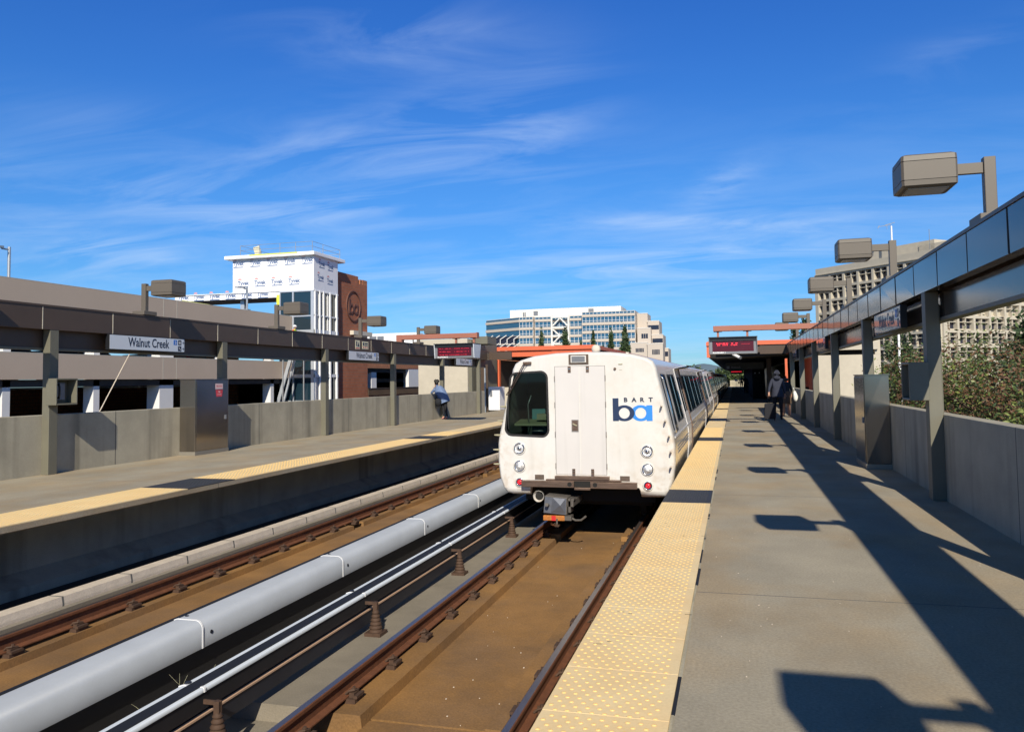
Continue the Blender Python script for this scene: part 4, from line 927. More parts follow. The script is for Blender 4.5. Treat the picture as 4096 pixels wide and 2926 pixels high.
# stickers on the far beam
for i, (y0, y1, z0, z1, lab) in enumerate([(24.35, 24.68, 2.72, 3.02, 'cream warning sticker with black figure on far beam, left of the pair'), (24.86, 25.33, 2.74, 3.0, 'cream notice sticker with red marks on far beam, right of the pair')]):
    t = empty('notice', (-12.119, y0, z0), lab, 'notice')
    b = MB(); b.box(-12.119, -12.112, y0, y1, z0, z1); b.build('plate', 'sticker_cream', t)
    b = MB()
    if i == 0: b.box(-12.1115, -12.110, y0+0.05, y0+0.12, z0+0.1, z1-0.04); b.ext([(-12.1115, y0+0.14, z0+0.09), (-12.1115, y1-0.04, z0+0.09), (-12.1115, y1-0.1, z0+0.24)], (0.0015, 0, 0))
    else: b.box(-12.1115, -12.110, y0+0.04, y0+0.13, z0+0.12, z1-0.04); b.box(-12.1115, -12.110, y0+0.17, y1-0.05, z1-0.09, z1-0.05); b.box(-12.1115, -12.110, y0+0.17, y1-0.05, z1-0.15, z1-0.12)
    b.build('mark', 'ink', t)
    b = MB()
    if i == 0: b.box(-12.1115, -12.110, y0+0.03, y1-0.03, z0+0.02, z0+0.05)
    else:
        for q in range(3): b.disc((-12.1115, y0+0.09+q*0.14, z0+0.06), (1, 0, 0), 0.03, 0.002, 10)
    b.build('red_mark', 'sticker_red', t)

# steel cabinets
def steel_cabinet(x0, x1, y0, y1, h, label, doorx, sgn, notice):
    t = empty('steel_cabinet', ((x0+x1)/2, y0, 0), label, 'cabinet', 'stainless steel cabinets on the platforms')
    b = MB(); b.box(x0-0.01, x1+0.01, y0-0.01, y1+0.01, 0.001, 0.085); b.build('base', 'steel_base', t)
    b = MB(); b.box(x0, x1, y0, y1, 0.0855, h); b.build('shell', 'steel', t, bevel=0.006)
    b = MB(); b.box(doorx, doorx+sgn*0.012, y0+0.03, y1-0.03, 0.12, h-0.03); d = b.build('door', 'steel', t, bevel=0.003)
    b = MB(); yy = y1-0.13 if sgn > 0 else y0+0.13
    b.box(doorx+sgn*0.0125, doorx+sgn*0.03, yy-0.03, yy+0.03, 0.78, 0.88); b.build('handle', 'frame_grey', d)
    b = MB(); b.box(x0-0.012, x1+0.012, y0-0.012, y1+0.012, h+0.001, h+0.018); b.build('lid', 'steel', t)
    if notice:
        xx = doorx+sgn*0.0125
        b = MB(); b.box(xx, xx+sgn*0.002, y0+0.72, y0+1.0, h-0.22, h-0.09); n_ = b.build('notice', 'sticker_pink', d)
        b = MB(); put_text(b, 'FIRE HOSE', 0.058, (xx+sgn*0.0028, y0+0.86, h-0.172), (0, sgn, 0), (0, 0, 1), 0.001, 0.8); b.build('lettering', 'sticker_red', n_)
        b = MB(); b.ext([(xx, y0+0.73, h-0.24), (xx, y0+1.0, h-0.24), (xx, y0+0.97, h-0.4), (xx, y0+0.76, h-0.4)], (sgn*0.002, 0, 0)); n2_ = b.build('notice', 'sticker_red', d)
        b = MB(); put_text(b, 'FIRE', 0.05, (xx+sgn*0.0028, y0+0.865, h-0.305), (0, sgn, 0), (0, 0, 1), 0.001, 0.85); put_text(b, 'STANDPIPE', 0.038, (xx+sgn*0.0028, y0+0.865, h-0.36), (0, sgn, 0), (0, 0, 1), 0.0, 0.8); b.build('lettering', 'white_letters', n2_)
    return t
steel_cabinet(-12.27, -11.86, 15.78, 17.02, 1.72, 'tall stainless steel cabinet with red fire notices on the far platform', -11.86, 1, True)
steel_cabinet(2.15, 2.545, 14.95, 16.1, 1.60, 'stainless steel cabinet against the right parapet, half in shadow', 2.15, -1, False)

# telephone hoods on the nearest columns
def phone(side):
    s_ = -1 if side > 0 else 1
    x = 2.39 if side > 0 else -12.125
    y0 = 11.26 if side > 0 else 11.9
    lab = 'dark olive telephone hood on the nearest right column' if side > 0 else 'olive telephone hood on the nearest far column, handset inside'
    t = empty('telephone_hood', (x, y0, 1.27), lab, 'telephone')
    xo = x+s_*0.235
    b = MB()
    b.box(x+s_*0.001, xo, y0, y0+0.03, 1.27, 1.76); b.box(x+s_*0.001, xo, y0+0.03, y0+0.5, 1.73, 1.76); b.box(x+s_*0.001, xo, y0+0.03, y0+0.5, 1.27, 1.30)
    b.box(x+s_*0.001, xo, y0+0.47, y0+0.5, 1.30, 1.73); b.box(x+s_*0.001, x+s_*0.02, y0+0.03, y0+0.47, 1.30, 1.73)
    b.build('hood', 'column_olive', t, bevel=0.008)
    b = MB(); b.box(x+s_*0.021, x+s_*0.1, y0+0.1, y0+0.34, 1.36, 1.68); ph = b.build('telephone', 'frame_grey', t, bevel=0.01)
    b = MB(); b.smooth = True; b.tube([(x+s_*0.13, y0+0.15, 1.66), (x+s_*0.16, y0+0.15, 1.6), (x+s_*0.16, y0+0.15, 1.45), (x+s_*0.13, y0+0.15, 1.39)], [0.028, 0.018, 0.018, 0.028], 8); b.build('handset', 'sign_black', ph)
phone(1); phone(-1)

# train information displays on rust red cantilevers
def display(side):
    if side > 0: y, xa, xb, z0, z1, xp, xe, zb0, zb1, num = 26.9, -0.775, 0.755, 2.365, 2.90, 2.60, -0.62, 3.115, 3.29, '1'
    else: y, xa, xb, z0, z1, xp, xe, zb0, zb1, num = 28.25, -10.82, -9.24, 2.47, 3.0, -12.35, -9.22, 3.22, 3.40, '2'
    lab = 'red lettered display board over the near platform under a rust red cantilever' if side > 0 else 'red lettered display board over the far platform with white end panel'
    t = empty('display_board', ((xa+xb)/2, y, z0), lab, 'display', 'train time display boards')
    b = MB(); b.box(xa+0.03, xb-0.03, y+0.04, y+0.75, z0, z1-0.02); b.build('case', 'frame_grey', t)
    b = MB(); b.box(xa, xb, y-0.06, y+0.77, z1-0.019, z1+0.012); b.box(xa+0.02, xb-0.02, y-0.0, y+0.039, z1-0.12, z1-0.02); b.build('hood', 'sign_black', t)
    for s_, x in ((-1, xa+0.005), (1, xb-0.005)):
        q = MB(); q.ext([(x, y+0.03, z0-0.004), (x, y+0.70, z0-0.004), (x, y+0.85, z1-0.0195), (x, y-0.05, z1-0.0195)], (-s_*0.024, 0, 0)); q.build('end_panel', 'sign_white' if side < 0 else 'frame_grey', t)
    b = MB(); b.box(xa+0.12, xb-0.12, y+0.034, y+0.0395, z0+0.075, z1-0.13); sc = b.build('screen', 'screen_red', t)
    b = MB(); r8 = random.Random(11+side)
    w = xb-xa-0.3; rows = [(0.78, (0.08, 0.37), (0.46, 0.62)), (0.62, (0.1, 0.36), (0.45, 0.6))] if side > 0 else [(0.86, (0.03, 0.4), (0.5, 0.95)), (0.5, (0.03, 0.4), (0.5, 0.95)), (0.14, (0.05, 0.9), (0, 0))]
    H_ = z1-0.13-z0-0.075
    for fz, *rg in rows:
        for a, c in rg:
            x = xa+0.15+w*a
            while x < xa+0.15+w*c:
                if r8.random() < 0.82:
                    hh = r8.choice((0.018, 0.022, 0.03)); b.box(x, x+r8.uniform(0.012, 0.028), y+0.031, y+0.0335, z0+0.075+H_*fz-hh/2, z0+0.075+H_*fz+hh/2)
                x += 0.034
    b.build('led_text', 'red_led' if side > 0 else 'led_dim', sc)
    if side > 0:
        b = MB(); x = xa+0.15+w*0.72
        while x < xa+0.15+w*0.92: b.box(x, x+0.02, y+0.031, y+0.0335, z0+0.3, z0+0.315); x += 0.034
        b.build('led_text', 'led_dim', sc)
    b = MB(); put_text(b, 'PLATFORM '+num, 0.062, (xa+0.33, y+0.0385, z0+0.018), (1.15, 0, 0), (0, 0, 1), 0.003); b.build('lettering', 'white_letters', t)
    b = MB(); b.box(xe, xp, y+0.25, y+0.5, zb0, zb1)
    b.box(xp-0.11, xp+0.11, y+0.24, y+0.51, 2.9, zb1+0.002) if side < 0 else b.box(xp-0.1, xp+0.1, y+0.24, y+0.51, 3.0, zb1+0.002)
    if side < 0: b.box(xe-0.02, xe+0.02, y+0.24, y+0.51, zb0-0.02, zb1+0.02)
    cant = b.build('cantilever', 'orange_dull', t, bevel=0.008)
    hx = (xa+0.30, xb-0.30) if side > 0 else (xa+0.75, xb-0.12)
    for x in hx:
        b = MB(); b.box(x-0.035, x+0.035, y+0.33, y+0.41, z1+0.013, zb0-0.001); b.box(x-0.13, x+0.13, y+0.30, y+0.44, zb0-0.02, zb0-0.0008); b.build('hanger', 'orange_dull', cant)
    return t
display(1); display(-1)
# cctv camera below the near display
t = empty('security_camera', (0.25, 30.0, 2.42), 'white security camera hanging just below the near display board', 'camera')
b = MB(); b.tube([(-0.02, 30.0, 2.44), (0.22, 29.85, 2.30)], 0.05, 10); b.build('housing', 'white_paint', t)
b = MB(); b.tube([(0.22, 29.85, 2.30), (0.25, 29.83, 2.285)], 0.058, 10); b.build('hood', 'frame_grey', t)
b = MB(); b.tube([(0.05, 30.0, 2.42), (0.05, 30.0, 2.9), (0.05, 29.0, 2.92), (0.05, 27.66, 2.85)], 0.018, 6); b.build('bracket', 'frame_grey', t)

# canopies of the station, both platforms
def canopy(side):
    lab = 'dark station canopy with orange edge over the near platform' if side > 0 else 'station canopy with orange fascia over the far platform'
    f = (lambda x: x) if side > 0 else (lambda x: -9.4-x)
    YA, YB = 47.3, 138.0
    t = empty('platform_canopy', (f(2), YA, 0), lab, 'canopy')
    b = MB(); b.box(f(-1.5), f(5.2), YA, YA+0.1, 3.42, 3.62); b.box(f(-1.5), f(-1.4), YA+0.1, YB, 3.42, 3.62); b.build('roof_edge', 'orange_paint', t)
    b = MB(); b.box(f(-1.45), f(5.2), YA+0.06, YB, 3.621, 3.66); b.build('roof', 'orange_paint', t)
    b = MB(); b.box(f(-1.48), f(-1.3), YA+0.11, YA+0.5, 2.75, 3.419); b.build('edge_bracket', 'orange_paint', t)
    b = MB(); 
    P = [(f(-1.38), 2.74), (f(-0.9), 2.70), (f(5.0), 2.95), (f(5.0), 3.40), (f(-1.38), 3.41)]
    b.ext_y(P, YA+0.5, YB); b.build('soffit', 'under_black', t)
    b = MB(); b.box(f(-0.9), f(5.0), YA+0.15, YA+0.45, 3.0, 3.41) if side > 0 else b.box(f(-0.9), f(5.0), YA+0.15, YA+0.45, 3.05, 3.41); b.build('front_girder', 'orange_paint' if side < 0 else 'brown_metal', t)
    for y in (56, 68, 80, 92, 104, 116, 128):
        b = MB(); b.box(f(2.1), f(2.4), y, y+0.35, 0.001, 2.85); b.build('column', 'brown_metal', t)
    b = MB(); b.box(f(4.75), f(4.9), YA+0.5, YB, -6, 2.9); b.build('back_wall', 'brown_metal', t)
    return t
canopy(1)
cl_ = canopy(-1)
b = MB(); b.box(-14.2, -13.9, 47.4, 47.75, -6, 3.05); b.box(-14.36, -14.22, 47.4, 47.6, 2.1, 3.42); b.build('post', 'orange_paint', cl_)
b = MB(); b.box(-10.6, -7.95, 47.42, 47.6, 2.9, 3.41); b.build('edge_plate', 'orange_paint', cl_)
# stair enclosure below the near canopy, coloured black for the shade there
t = empty('stair_enclosure', (1.6, 60, 0), 'stair enclosure under the near canopy, blackened for the shade there', 'stair housing')
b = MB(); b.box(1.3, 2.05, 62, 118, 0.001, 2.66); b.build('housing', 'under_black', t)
b = MB()
for y in (61.9,):
    for i, (x, z) in enumerate([(1.45, 2.2), (1.45, 1.85), (1.75, 2.2), (1.75, 1.85)]): b.box(x, x+0.09, y, y+0.09, z, z+0.1)
b.build('small_window', 'white_paint', t)
t = empty('hanging_sign', (0.6, 58, 2.3), 'dark direction sign reading Antioch under the near canopy', 'sign')
b = MB(); b.box(-0.55, 2.0, 58, 58.12, 2.15, 2.62); b.build('panel', 'sign_black', t)
b = MB(); b.box(-0.48, -0.3, 57.985, 57.999, 2.2, 2.38); b.build('number_square', 'frame_grey', t)
b = MB(); put_text(b, '1', 0.16, (-0.39, 57.984, 2.235), (1, 0, 0), (0, 0, 1), 0.003); b.build('number', 'ink', t)
b = MB(); put_text(b, 'Antioch', 0.2, (0.12, 57.995, 2.23), (1, 0, 0), (0, 0, 1), 0.0); b.build('lettering', 'frame_grey', t)
for k, (y, xa, xb, z) in enumerate([(72, -0.5, 1.0, 2.16), (98, -0.4, 1.0, 2.0)]):
    t = empty('display_board', (0.2, y, z), ['small lit display board deep under the near canopy, upper one', 'small lit display board deep under the near canopy, lower one'][k], 'display', 'train time display boards')
    b = MB(); b.box(xa, xb, y, y+0.5, z, z+0.5); b.build('case', 'sign_black', t)
    b = MB(); x = xa+0.1
    while x < xb-0.15: b.box(x, x+0.06, y-0.01, y-0.001, z+0.22, z+0.29); x += 0.085
    b.build('led_text', 'red_led', t)
# outside the near parapet: orange frames and the concrete lift housing
t = empty('orange_frame', (3.3, 48, 0), 'orange steel post beyond the parapet where the beam ends', 'post')
b = MB(); b.box(2.80, 2.93, 48.0, 48.3, -6, 2.62); b.build('post', 'orange_paint', t)
t = empty('orange_frame', (4.2, 46, 0), 'orange slanting stair frame beside the pale concrete wall', 'stair frame')
b = MB(); b.box(3.75, 4.12, 46.0, 46.2, 2.55, 2.75); b.ext([(3.72, 46.0, -1), (4.08, 46.0, -1), (4.08, 46.0, 2.0), (3.98, 46.0, 2.0)], (0, 0.2, 0)); b.box(4.0, 4.06, 46.1, 50, 1.0, 2.6); b.build('frame', 'orange_paint', t)
t = empty('lift_housing', (5.6, 44, -6), 'pale streaked concrete block with overhanging top beyond the right parapet', 'concrete block')
b = MB(); b.box(4.12, 7.15, 44.0, 49, -6, 2.66); b.box(6.9, 7.15, 43.99, 49, 2.66, 3.5); b.build('wall', 'tower_concrete', t)
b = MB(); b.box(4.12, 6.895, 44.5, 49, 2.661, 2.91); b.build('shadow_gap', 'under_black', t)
b = MB(); b.box(4.12, 7.02, 43.8, 49, 2.911, 3.3); b.box(4.12, 6.89, 43.9, 49, 3.301, 3.45); b.build('top_beam', 'tower_concrete', t)
# concrete lift block across the tracks
t = empty('lift_housing', (-15.2, 41, -6), 'plain concrete lift block behind the far parapet', 'concrete block')
b = MB(); b.box(-16.64, -13.8, 41.0, 46.0, -6, 3.9); b.build('wall', 'tower_concrete', t, bevel=0.02)
b = MB(); b.box(-13.79, -13.62, 41.2, 46, -6, 3.8); b.box(-13.6, -12.75, 41.3, 43, 3.6, 4.0); b.box(-13.5, -13.4, 41.6, 41.7, -6, 3.6); b.build('top_box', 'column_olive', t)
t = empty('steel_door_frame', (-13, 41, 0), 'dark doorway frame with steel post behind the far parapet', 'door frame')
b = MB(); b.box(-13.6, -13.1, 42.4, 42.5, -6, 2.5); b.build('panel', 'brown_metal', t)
b = MB(); b.box(-13.15, -13.08, 41.9, 42.0, -6, 2.3); b.build('post', 'galv', t)
# electrical cabinet at the end of the far platform
t = empty('electric_cabinet', (-12.6, 41.9, 0), 'pale grey electrical cabinet at the end of the far parapet', 'cabinet')
b = MB(); b.box(-12.92, -12.28, 41.9, 42.9, 0.001, 1.27); b.build('shell', 'garage_white', t, bevel=0.02)
b = MB(); b.box(-12.82, -12.70, 41.87, 41.899, 0.75, 1.1); b.build('meter', 'frame_grey', t)
t = empty('planter_wall', (-12.6, 46.5, 0), 'low concrete ledge beside the orange canopy post', 'wall')
b = MB(); b.box(-14.3, -11.5, 46.5, 47.1, 0.001, 1.2); b.build('ledge', 'tower_concrete', t)
t = empty('station_hut', (-15, 52, 0), 'brick faced station wall behind the orange canopy post', 'wall')
b = MB(); b.box(-22, -13.2, 56.0, 57, -6, 1.35); b.box(-22, -13.2, 56.0, 57, 2.5, 3.3); b.build('wall', 'brick', t)
b = MB(); 
for z in (1.55, 1.8, 2.05): b.box(-22, -13.2, 55.9, 55.94, z, z+0.04)
b.build('railing', 'galv', t)
# barrier at the far end of the near platform
t = empty('end_barrier', (0.3, 141, 0), 'small white and red sign at the far end of the near platform', 'sign')
b = MB(); b.box(0.09, 0.55, 141, 141.05, 0.95, 1.27); b.build('panel', 'sticker_pink', t)
b = MB(); b.box(0.3, 0.34, 141.06, 141.1, 0.001, 1.0); b.build('post', 'galv', t)
b = MB(); b.box(-0.7, 2.5, 144, 144.3, 0.001, 1.1); tag(b.build('end_wall', 'wall_concrete'), 'concrete wall closing the far end of the near platform', 'wall')

# ================================================================== PARKING GARAGE
GX = -28.0
t = empty('parking_garage', (GX, 40, -6), 'long beige parking garage with white columns behind the far platform', 'garage')
for i, (z0, z1) in enumerate([(4.86, 6.02), (1.93, 3.02), (-1.1, -0.02)]):
    b = MB(); b.box(GX-0.18, GX, -10, 47.05, z0, z1); bd = b.build('parapet_band', 'garage_beige', t)
    b = MB()
    for y in (15.7, 16.7, 34.7, 35.72): b.box(GX-0.05, GX+0.004, y-0.02, y+0.02, z0, z1)
    b.box(GX-0.19, GX+0.003, -10, 47.05, z1+0.001, z1+0.025); b.build('seam', 'seam_white', bd)
for z in (4.55, 1.62, -1.4):
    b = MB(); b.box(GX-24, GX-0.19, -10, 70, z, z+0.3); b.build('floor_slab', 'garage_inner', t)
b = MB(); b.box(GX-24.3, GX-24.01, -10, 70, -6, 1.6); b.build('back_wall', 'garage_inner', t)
ys = [6.7, 11.4, 16.2, 20.9, 25.56, 30.3, 39.9, 44.85]
for y in ys:
    b = MB(); b.box(GX-0.75, GX-0.19, y, y+0.36, -1.1, 1.929); b.box(GX-0.75, GX-0.19, y, y+0.36, 3.021-1.1, 4.859); b.build('column', 'garage_white', t)
for y in (15.7, 34.68):
    b = MB(); b.box(GX-0.95, GX-0.19, y+0.001, y+1.04, -1.1, 1.929); b.box(GX-0.95, GX-0.19, y, y+1.04, 3.0215, 4.859); b.build('column', 'garage_white', t)
b = MB()
for y in range(-4, 46, 5):
    b.box(GX-18, GX-3, y+0.5, y+0.62, 1.50, 1.60); b.box(GX-18, GX-3, y+2.6, y+2.72, 4.43, 4.53)
b.build('ceiling_lamp', 'garage_white', t)
b = MB(); b.box(GX-14, GX-13.5, 20, 50, -1.1, 1.6); b.box(GX-14, GX-6, 49.8, 50, -1.1, 4.5); b.build('inner_wall', 'brick_orange', t)
# parked cars in the garage
def parked_car(x, y, z, m, label, rz=0.0):
    t = empty('parked_car', (x, y, z), label, 'car', 'cars parked in the garage')
    b = MB(); prof = [(-2.2, 0.3), (-2.2, 0.72), (-2.05, 0.85), (-1.35, 0.95), (-0.75, 1.36), (0.7, 1.40), (1.35, 0.98), (2.0, 0.88), (2.2, 0.7), (2.2, 0.3)]
    P = [(x+px_, y-0.85, z+pz_) for px_, pz_ in prof]; b.ext(P, (0, 1.7, 0)); b.build('body', m, t, bevel=0.06)
    b = MB()
    for yy in (y-0.866, y+0.856): b.ext([(x-1.2, yy, z+0.97), (x-0.75, yy, z+1.28), (x+0.65, yy, z+1.32), (x+1.15, yy, z+1.0)], (0, 0.01, 0))
    b.ext([(x+1.33, y-0.7, z+1.02), (x+1.33, y+0.7, z+1.02), (x+0.8, y+0.65, z+1.38), (x+0.8, y-0.65, z+1.38)], (0.02, 0, 0.015)); b.build('window', 'glass_dark', t)
    for dx in (-1.35, 1.35):
        for dy in (-0.87, 0.69):
            b = MB(); b.disc((x+dx, y+dy, z+0.32), (0, 1, 0), 0.32, 0.18, 16); b.build('wheel', 'tyre', t)
for x, y, z, m, lab in [(GX-3.2, 28.2, 1.92, 'car_red', 'red car on the upper garage deck just below the first name sign'), (GX-3.2, 30.9, 1.92, 'car_silver', 'silver car on the upper garage deck right of the red car'),
    (GX-3.3, 37.3, 1.92, 'car_silver', 'silver car on the upper garage deck near the brick wall'), (GX-3.2, 40.6, 1.92, 'car_red', 'red car on the upper garage deck near the tower'),
    (GX-3.2, 22.5, 1.92, 'car_dark', 'dark car on the upper garage deck at far left'), (GX-3.3, 33.0, 1.92, 'car_dark', 'dark car on the upper deck behind the wide white column')]:
    parked_car(x, y, z, m, lab)
def garage_lamp(x, y, z0, z1, label, arm=-1):
    t = empty('roof_lamp_post', (x, y, z0), label, 'lamp post', 'slim lamp posts on the garage roof')
    b = MB(); b.box(x-0.15, x+0.15, y-0.15, y+0.15, z0-0.2, z0+0.12); b.build('base', 'galv', t)
    b = MB(); b.tube([(x, y, z0), (x, y, z1)], 0.06, 10); b.build('pole', 'galv', t)
    b = MB(); b.box(x-0.03, x+0.03, y-0.35, y, z1-0.14, z1-0.08); b.ext([(x-0.12, y-0.35, z1-0.09), (x+0.12, y-0.35, z1-0.09), (x+0.12, y-1.1, z1-0.16), (x-0.12, y-1.1, z1-0.16)], (0, 0, 0.08)); b.build('lamp_head', 'galv', t)
garage_lamp(-28.5, 42.74, 6.05, 7.52, 'slim grey lamp post on the garage roof in front of the white wrapped tower')
garage_lamp(-28.5, 26.04, 5.95, 7.36, 'slim grey lamp post on the garage roof at the left edge')
b = MB(); b.tube([(-14.0, 16.16, 2.36), (-14.0, 15.15, 0.9)], 0.012, 6); tag(b.build('guy_wire', 'kerb_concrete'), 'thin slanting cable behind the far parapet below the first name sign', 'cable')
b = MB(); b.bar((-27.4, 46.0, 3.4), (-28.4, 46.0, 0.3), 0.22, 0.1, upv=(0, 1, 0)); b.bar((-27.1, 46.0, 3.4), (-28.0, 46.0, 0.3), 0.12, 0.1, upv=(0, 1, 0)); b.bar((-27.55, 46.0, 3.3), (-26.9, 46.0, 3.42), 0.12, 0.1, upv=(0, 1, 0)); tag(b.build('steel_brace', 'alu'), 'slanting grey steel struts at the foot of the glazed tower', 'brace')

# ================================================================== GLAZED LIFT TOWER, wrapped in white sheeting
TX0, TX1, TY0, TY1 = -32.5, -26.4, 47.09, 50.4
t = empty('lift_tower', (TX1, TY0, -6), 'unfinished lift tower, white wrapped top above tall windows', 'tower')
b = MB(); b.box(TX0, TX1, TY0, TY1, 7.72, 10.0); wr = b.build('wrapped_top', 'wrap_white', t)
b = MB(); b.box(-32.95, -26.2, TY0-0.35, TY1+0.75, 10.0005, 10.24); b.build('roof', 'wrap_white', t, bevel=0.03)
b = MB(); b.box(-31.0, -27.4, TY0-0.37, TY0-0.351, 10.17, 10.235); b.build('yellow_strip', 'yellow_board', t)
# printed words on the sheeting
def wrap_print(parent, items, y=None, x=None):
    for c, z in items:
        m1 = MB()
        if y is not None: o = Vector((c, y, z)); ux = Vector((1, 0, 0)); out_ = Vector((0, -0.004, 0))
        else: o = Vector((x, c, z)); ux = Vector((0, 1, 0)); out_ = Vector((0.004, 0, 0))
        m1.use('wrap_blue'); put_text(m1, 'Tyvek', 0.36, o, ux, (0, 0, 1), 0.012, 0.95)
        m1.obox(o+Vector((0, 0, -0.13)), ux*0.38, out_*0.2, (0, 0, 0.03)); 
        m1.use('wrap_red'); m1.obox(o+ux*(-0.28)+Vector((0, 0, 0.36)), ux*0.14, out_*0.2, (0, 0, 0.03)); m1.obox(o+ux*(-0.28)+Vector((0, 0, 0.42)), ux*0.09, out_*0.2, (0, 0, 0.02))
        m1.build('printing', None, parent)
xs = [-32.12+1.29*i for i in range(5)]
wrap_print(wr, [(x-0.02, 9.62) for x in [-32.05+1.3*i for i in range(5)]]+[(x, 8.28) for x in [-31.68+1.28*i for i in range(4)]], y=TY0-0.006)
wrap_print(wr, [(48.15, 9.45), (49.35, 9.4), (48.0, 8.55), (49.3, 8.45)], x=TX1+0.006)
b = MB(); b.box(TX0-4.6, -28.95, TY0+0.02, TY0+0.35, 7.34, 7.715); low = b.build('canopy_fascia', 'wrap_white', t)
b = MB(); b.ext([(TX0-4.9, TY0-0.05, 7.72), (-28.95, TY0-0.05, 7.72), (-28.95, TY0+3.0, 7.95), (TX0-4.9, TY0+3.0, 7.95)], (0, 0, 0.05)); b.build('canopy_roof', 'wrap_white', low)
b = MB(); b.box(TX0-4.6, -28.95, TY0+0.36, TY0+3.0, 7.36, 7.45); b.build('canopy_soffit', 'brown_metal', low)
wrap_print(low, [(x, 7.50) for x in [-36.4+1.24*i for i in range(6)]], y=TY0+0.014)
# glazing
b = MB(); b.box(-28.9, TX1-0.06, TY0+0.05, TY1-0.05, -1.0, 7.719); b.build('glass', 'glass_dark', t)
b = MB()
for x0, x1 in ((-28.93, -28.86), (-27.99, -27.88), (-26.62, -26.401)): b.box(x0, x1, TY0-0.02, TY0+0.049, -1.0, 7.7195)
for z0, z1 in ((7.64, 7.718), (5.99, 6.08), (4.9, 5.12), (3.3, 3.45), (1.98, 2.2), (0.4, 0.5)): b.box(-28.9, TX1-0.001, TY0-0.012, TY0+0.048, z0, z1)
b.build('mullion', 'alu', t)
b = MB()
for y in (47.12, 47.75, 48.25, 49.15, 50.1): b.box(TX1-0.055, TX1+0.09, y, y+0.13, -1.0, 7.7195)
for y in (47.5, 48.9): b.box(TX1-0.055, TX1+0.02, y, y+0.05, -1.0, 7.7195)
for z0, z1 in ((7.64, 7.718), (6.03, 6.12), (4.9, 5.14), (3.3, 3.4), (2.0, 2.2)): b.box(TX1-0.0545, TX1+0.04, TY0+0.03, TY1-0.001, z0, z1)
b.build('mullion', 'white_paint', t)
b = MB(); b.box(TX0+0.2, -28.95, TY0+1.0, TY1, -1, 7.3); 
b = MB(); b.box(-32.25, -31.95, TY0+0.5, TY0+0.8, 4.9, 7.339); b.build('strut', 'alu', t)
b = MB(); b.box(-29.15, -28.94, TY0-0.02, TY0+0.02, 6.7, 7.5); b.build('yellow_board', 'yellow_board', t)
b = MB(); rr = 0.022
for x, y in [(-31.85, TY0-0.1), (-30.4, TY0-0.1), (-28.85, TY0-0.1), (-27.68, TY0-0.1), (-26.45, TY0-0.1), (-26.45, 48.4), (-26.45, TY1+0.4), (-31.85, TY1+0.4), (-29.5, TY1+0.4), (-28, TY1+0.4)]:
    b.tube([(x, y, 10.24), (x, y, 10.93)], rr, 6)
for z in (10.6, 10.92):
    b.tube([(-31.85, TY1+0.4, z), (-31.85, TY0-0.1, z), (-26.45, TY0-0.1, z), (-26.45, TY1+0.4, z), (-31.85, TY1+0.4, z)], 0.014, 6)
b.build('railing', 'galv', t)
b = MB(); b.obox((-30.75, TY0+0.2, 10.6), (0.22, 0, 0.05), (0, 0.06, 0), (-0.08, 0, 0.26)); tag(b.build('floodlight', 'sticker_cream', bevel=0.01), 'pale tilted floodlight box on the tower roof railing', 'floodlight')
b = MB(); b.ext([(-36.6, TY0-0.3, 6.6), (-34.15, TY0-0.3, 6.6), (-34.1, TY0-0.3, 7.03), (-36.3, TY0-0.3, 7.42)], (0, 0.05, 0)); tag(b.build('plywood_sheet', 'plywood'), 'greenish plywood sheet standing on the garage roof edge', 'plywood')
# brick stair tower with relief emblem
BX = -26.7
t = empty('brick_tower', (BX, 51, -6), 'brick stair tower with round relief emblem beside the glazed tower', 'tower')
b = MB(); b.box(BX-3, BX, 51.0, 55.67, -6, 8.93); b.build('wall', 'brick', t)
b = MB(); b.box(BX-3, BX-0.05, 50.6, 54.26, 8.931, 9.47); b.build('parapet', 'brick', t)
b = MB(); b.box(BX-0.25, BX-0.001, 54.9, 55.67, 8.931, 9.3); b.box(BX-3, BX-0.02, 54.5, 55.66, 8.932, 9.28); b.build('parapet_corner', 'brick_orange', t)
b = MB(); b.box(BX-4.2, BX-1.0, 50.45, 50.95, 4, 8.9); b.build('side_wall', 'brick_orange', t)
b = MB()
def ringx(mb, cy, cz, ry, rz_, th, x, d, n=40):
    vs = []; fs = []
    for k in range(n):
        a = 2*pi*k/n; c_, s_ = cos(a), sin(a)
        vs += [(x, cy+(ry-th)*c_, cz+(rz_-th)*s_), (x, cy+ry*c_, cz+rz_*s_), (x+d, cy+ry*c_, cz+rz_*s_), (x+d, cy+(ry-th)*c_, cz+(rz_-th)*s_)]
    for k in range(n):
        a = 4*k; c = 4*((k+1) % n); fs += [(a, c, c+1, a+1), (a+1, c+1, c+2, a+2), (a+2, c+2, c+3, a+3), (a+3, c+3, c, a)]
    mb.add(vs, fs)
ringx(b, 53.32, 7.2, 1.13, 1.13, 0.09, BX, 0.07)
ringx(b, 52.98, 6.98, 0.36, 0.36, 0.14, BX, 0.06); ringx(b, 53.68, 6.98, 0.36, 0.36, 0.14, BX, 0.055)
b.box(BX, BX+0.058, 52.58, 52.78, 6.62, 7.75); b.box(BX, BX+0.053, 53.9, 54.08, 6.62, 7.34); b.build('relief_emblem', 'brick_relief', t)
b = MB(); b.box(BX+0.001, BX+2.0, 52.7, 52.8, 5.1, 5.36) if False else b.box(BX+0.001, BX+0.3, 52.8, 55.9, 5.08, 5.38); b.build('stone_ledge', 'seam_white', t)
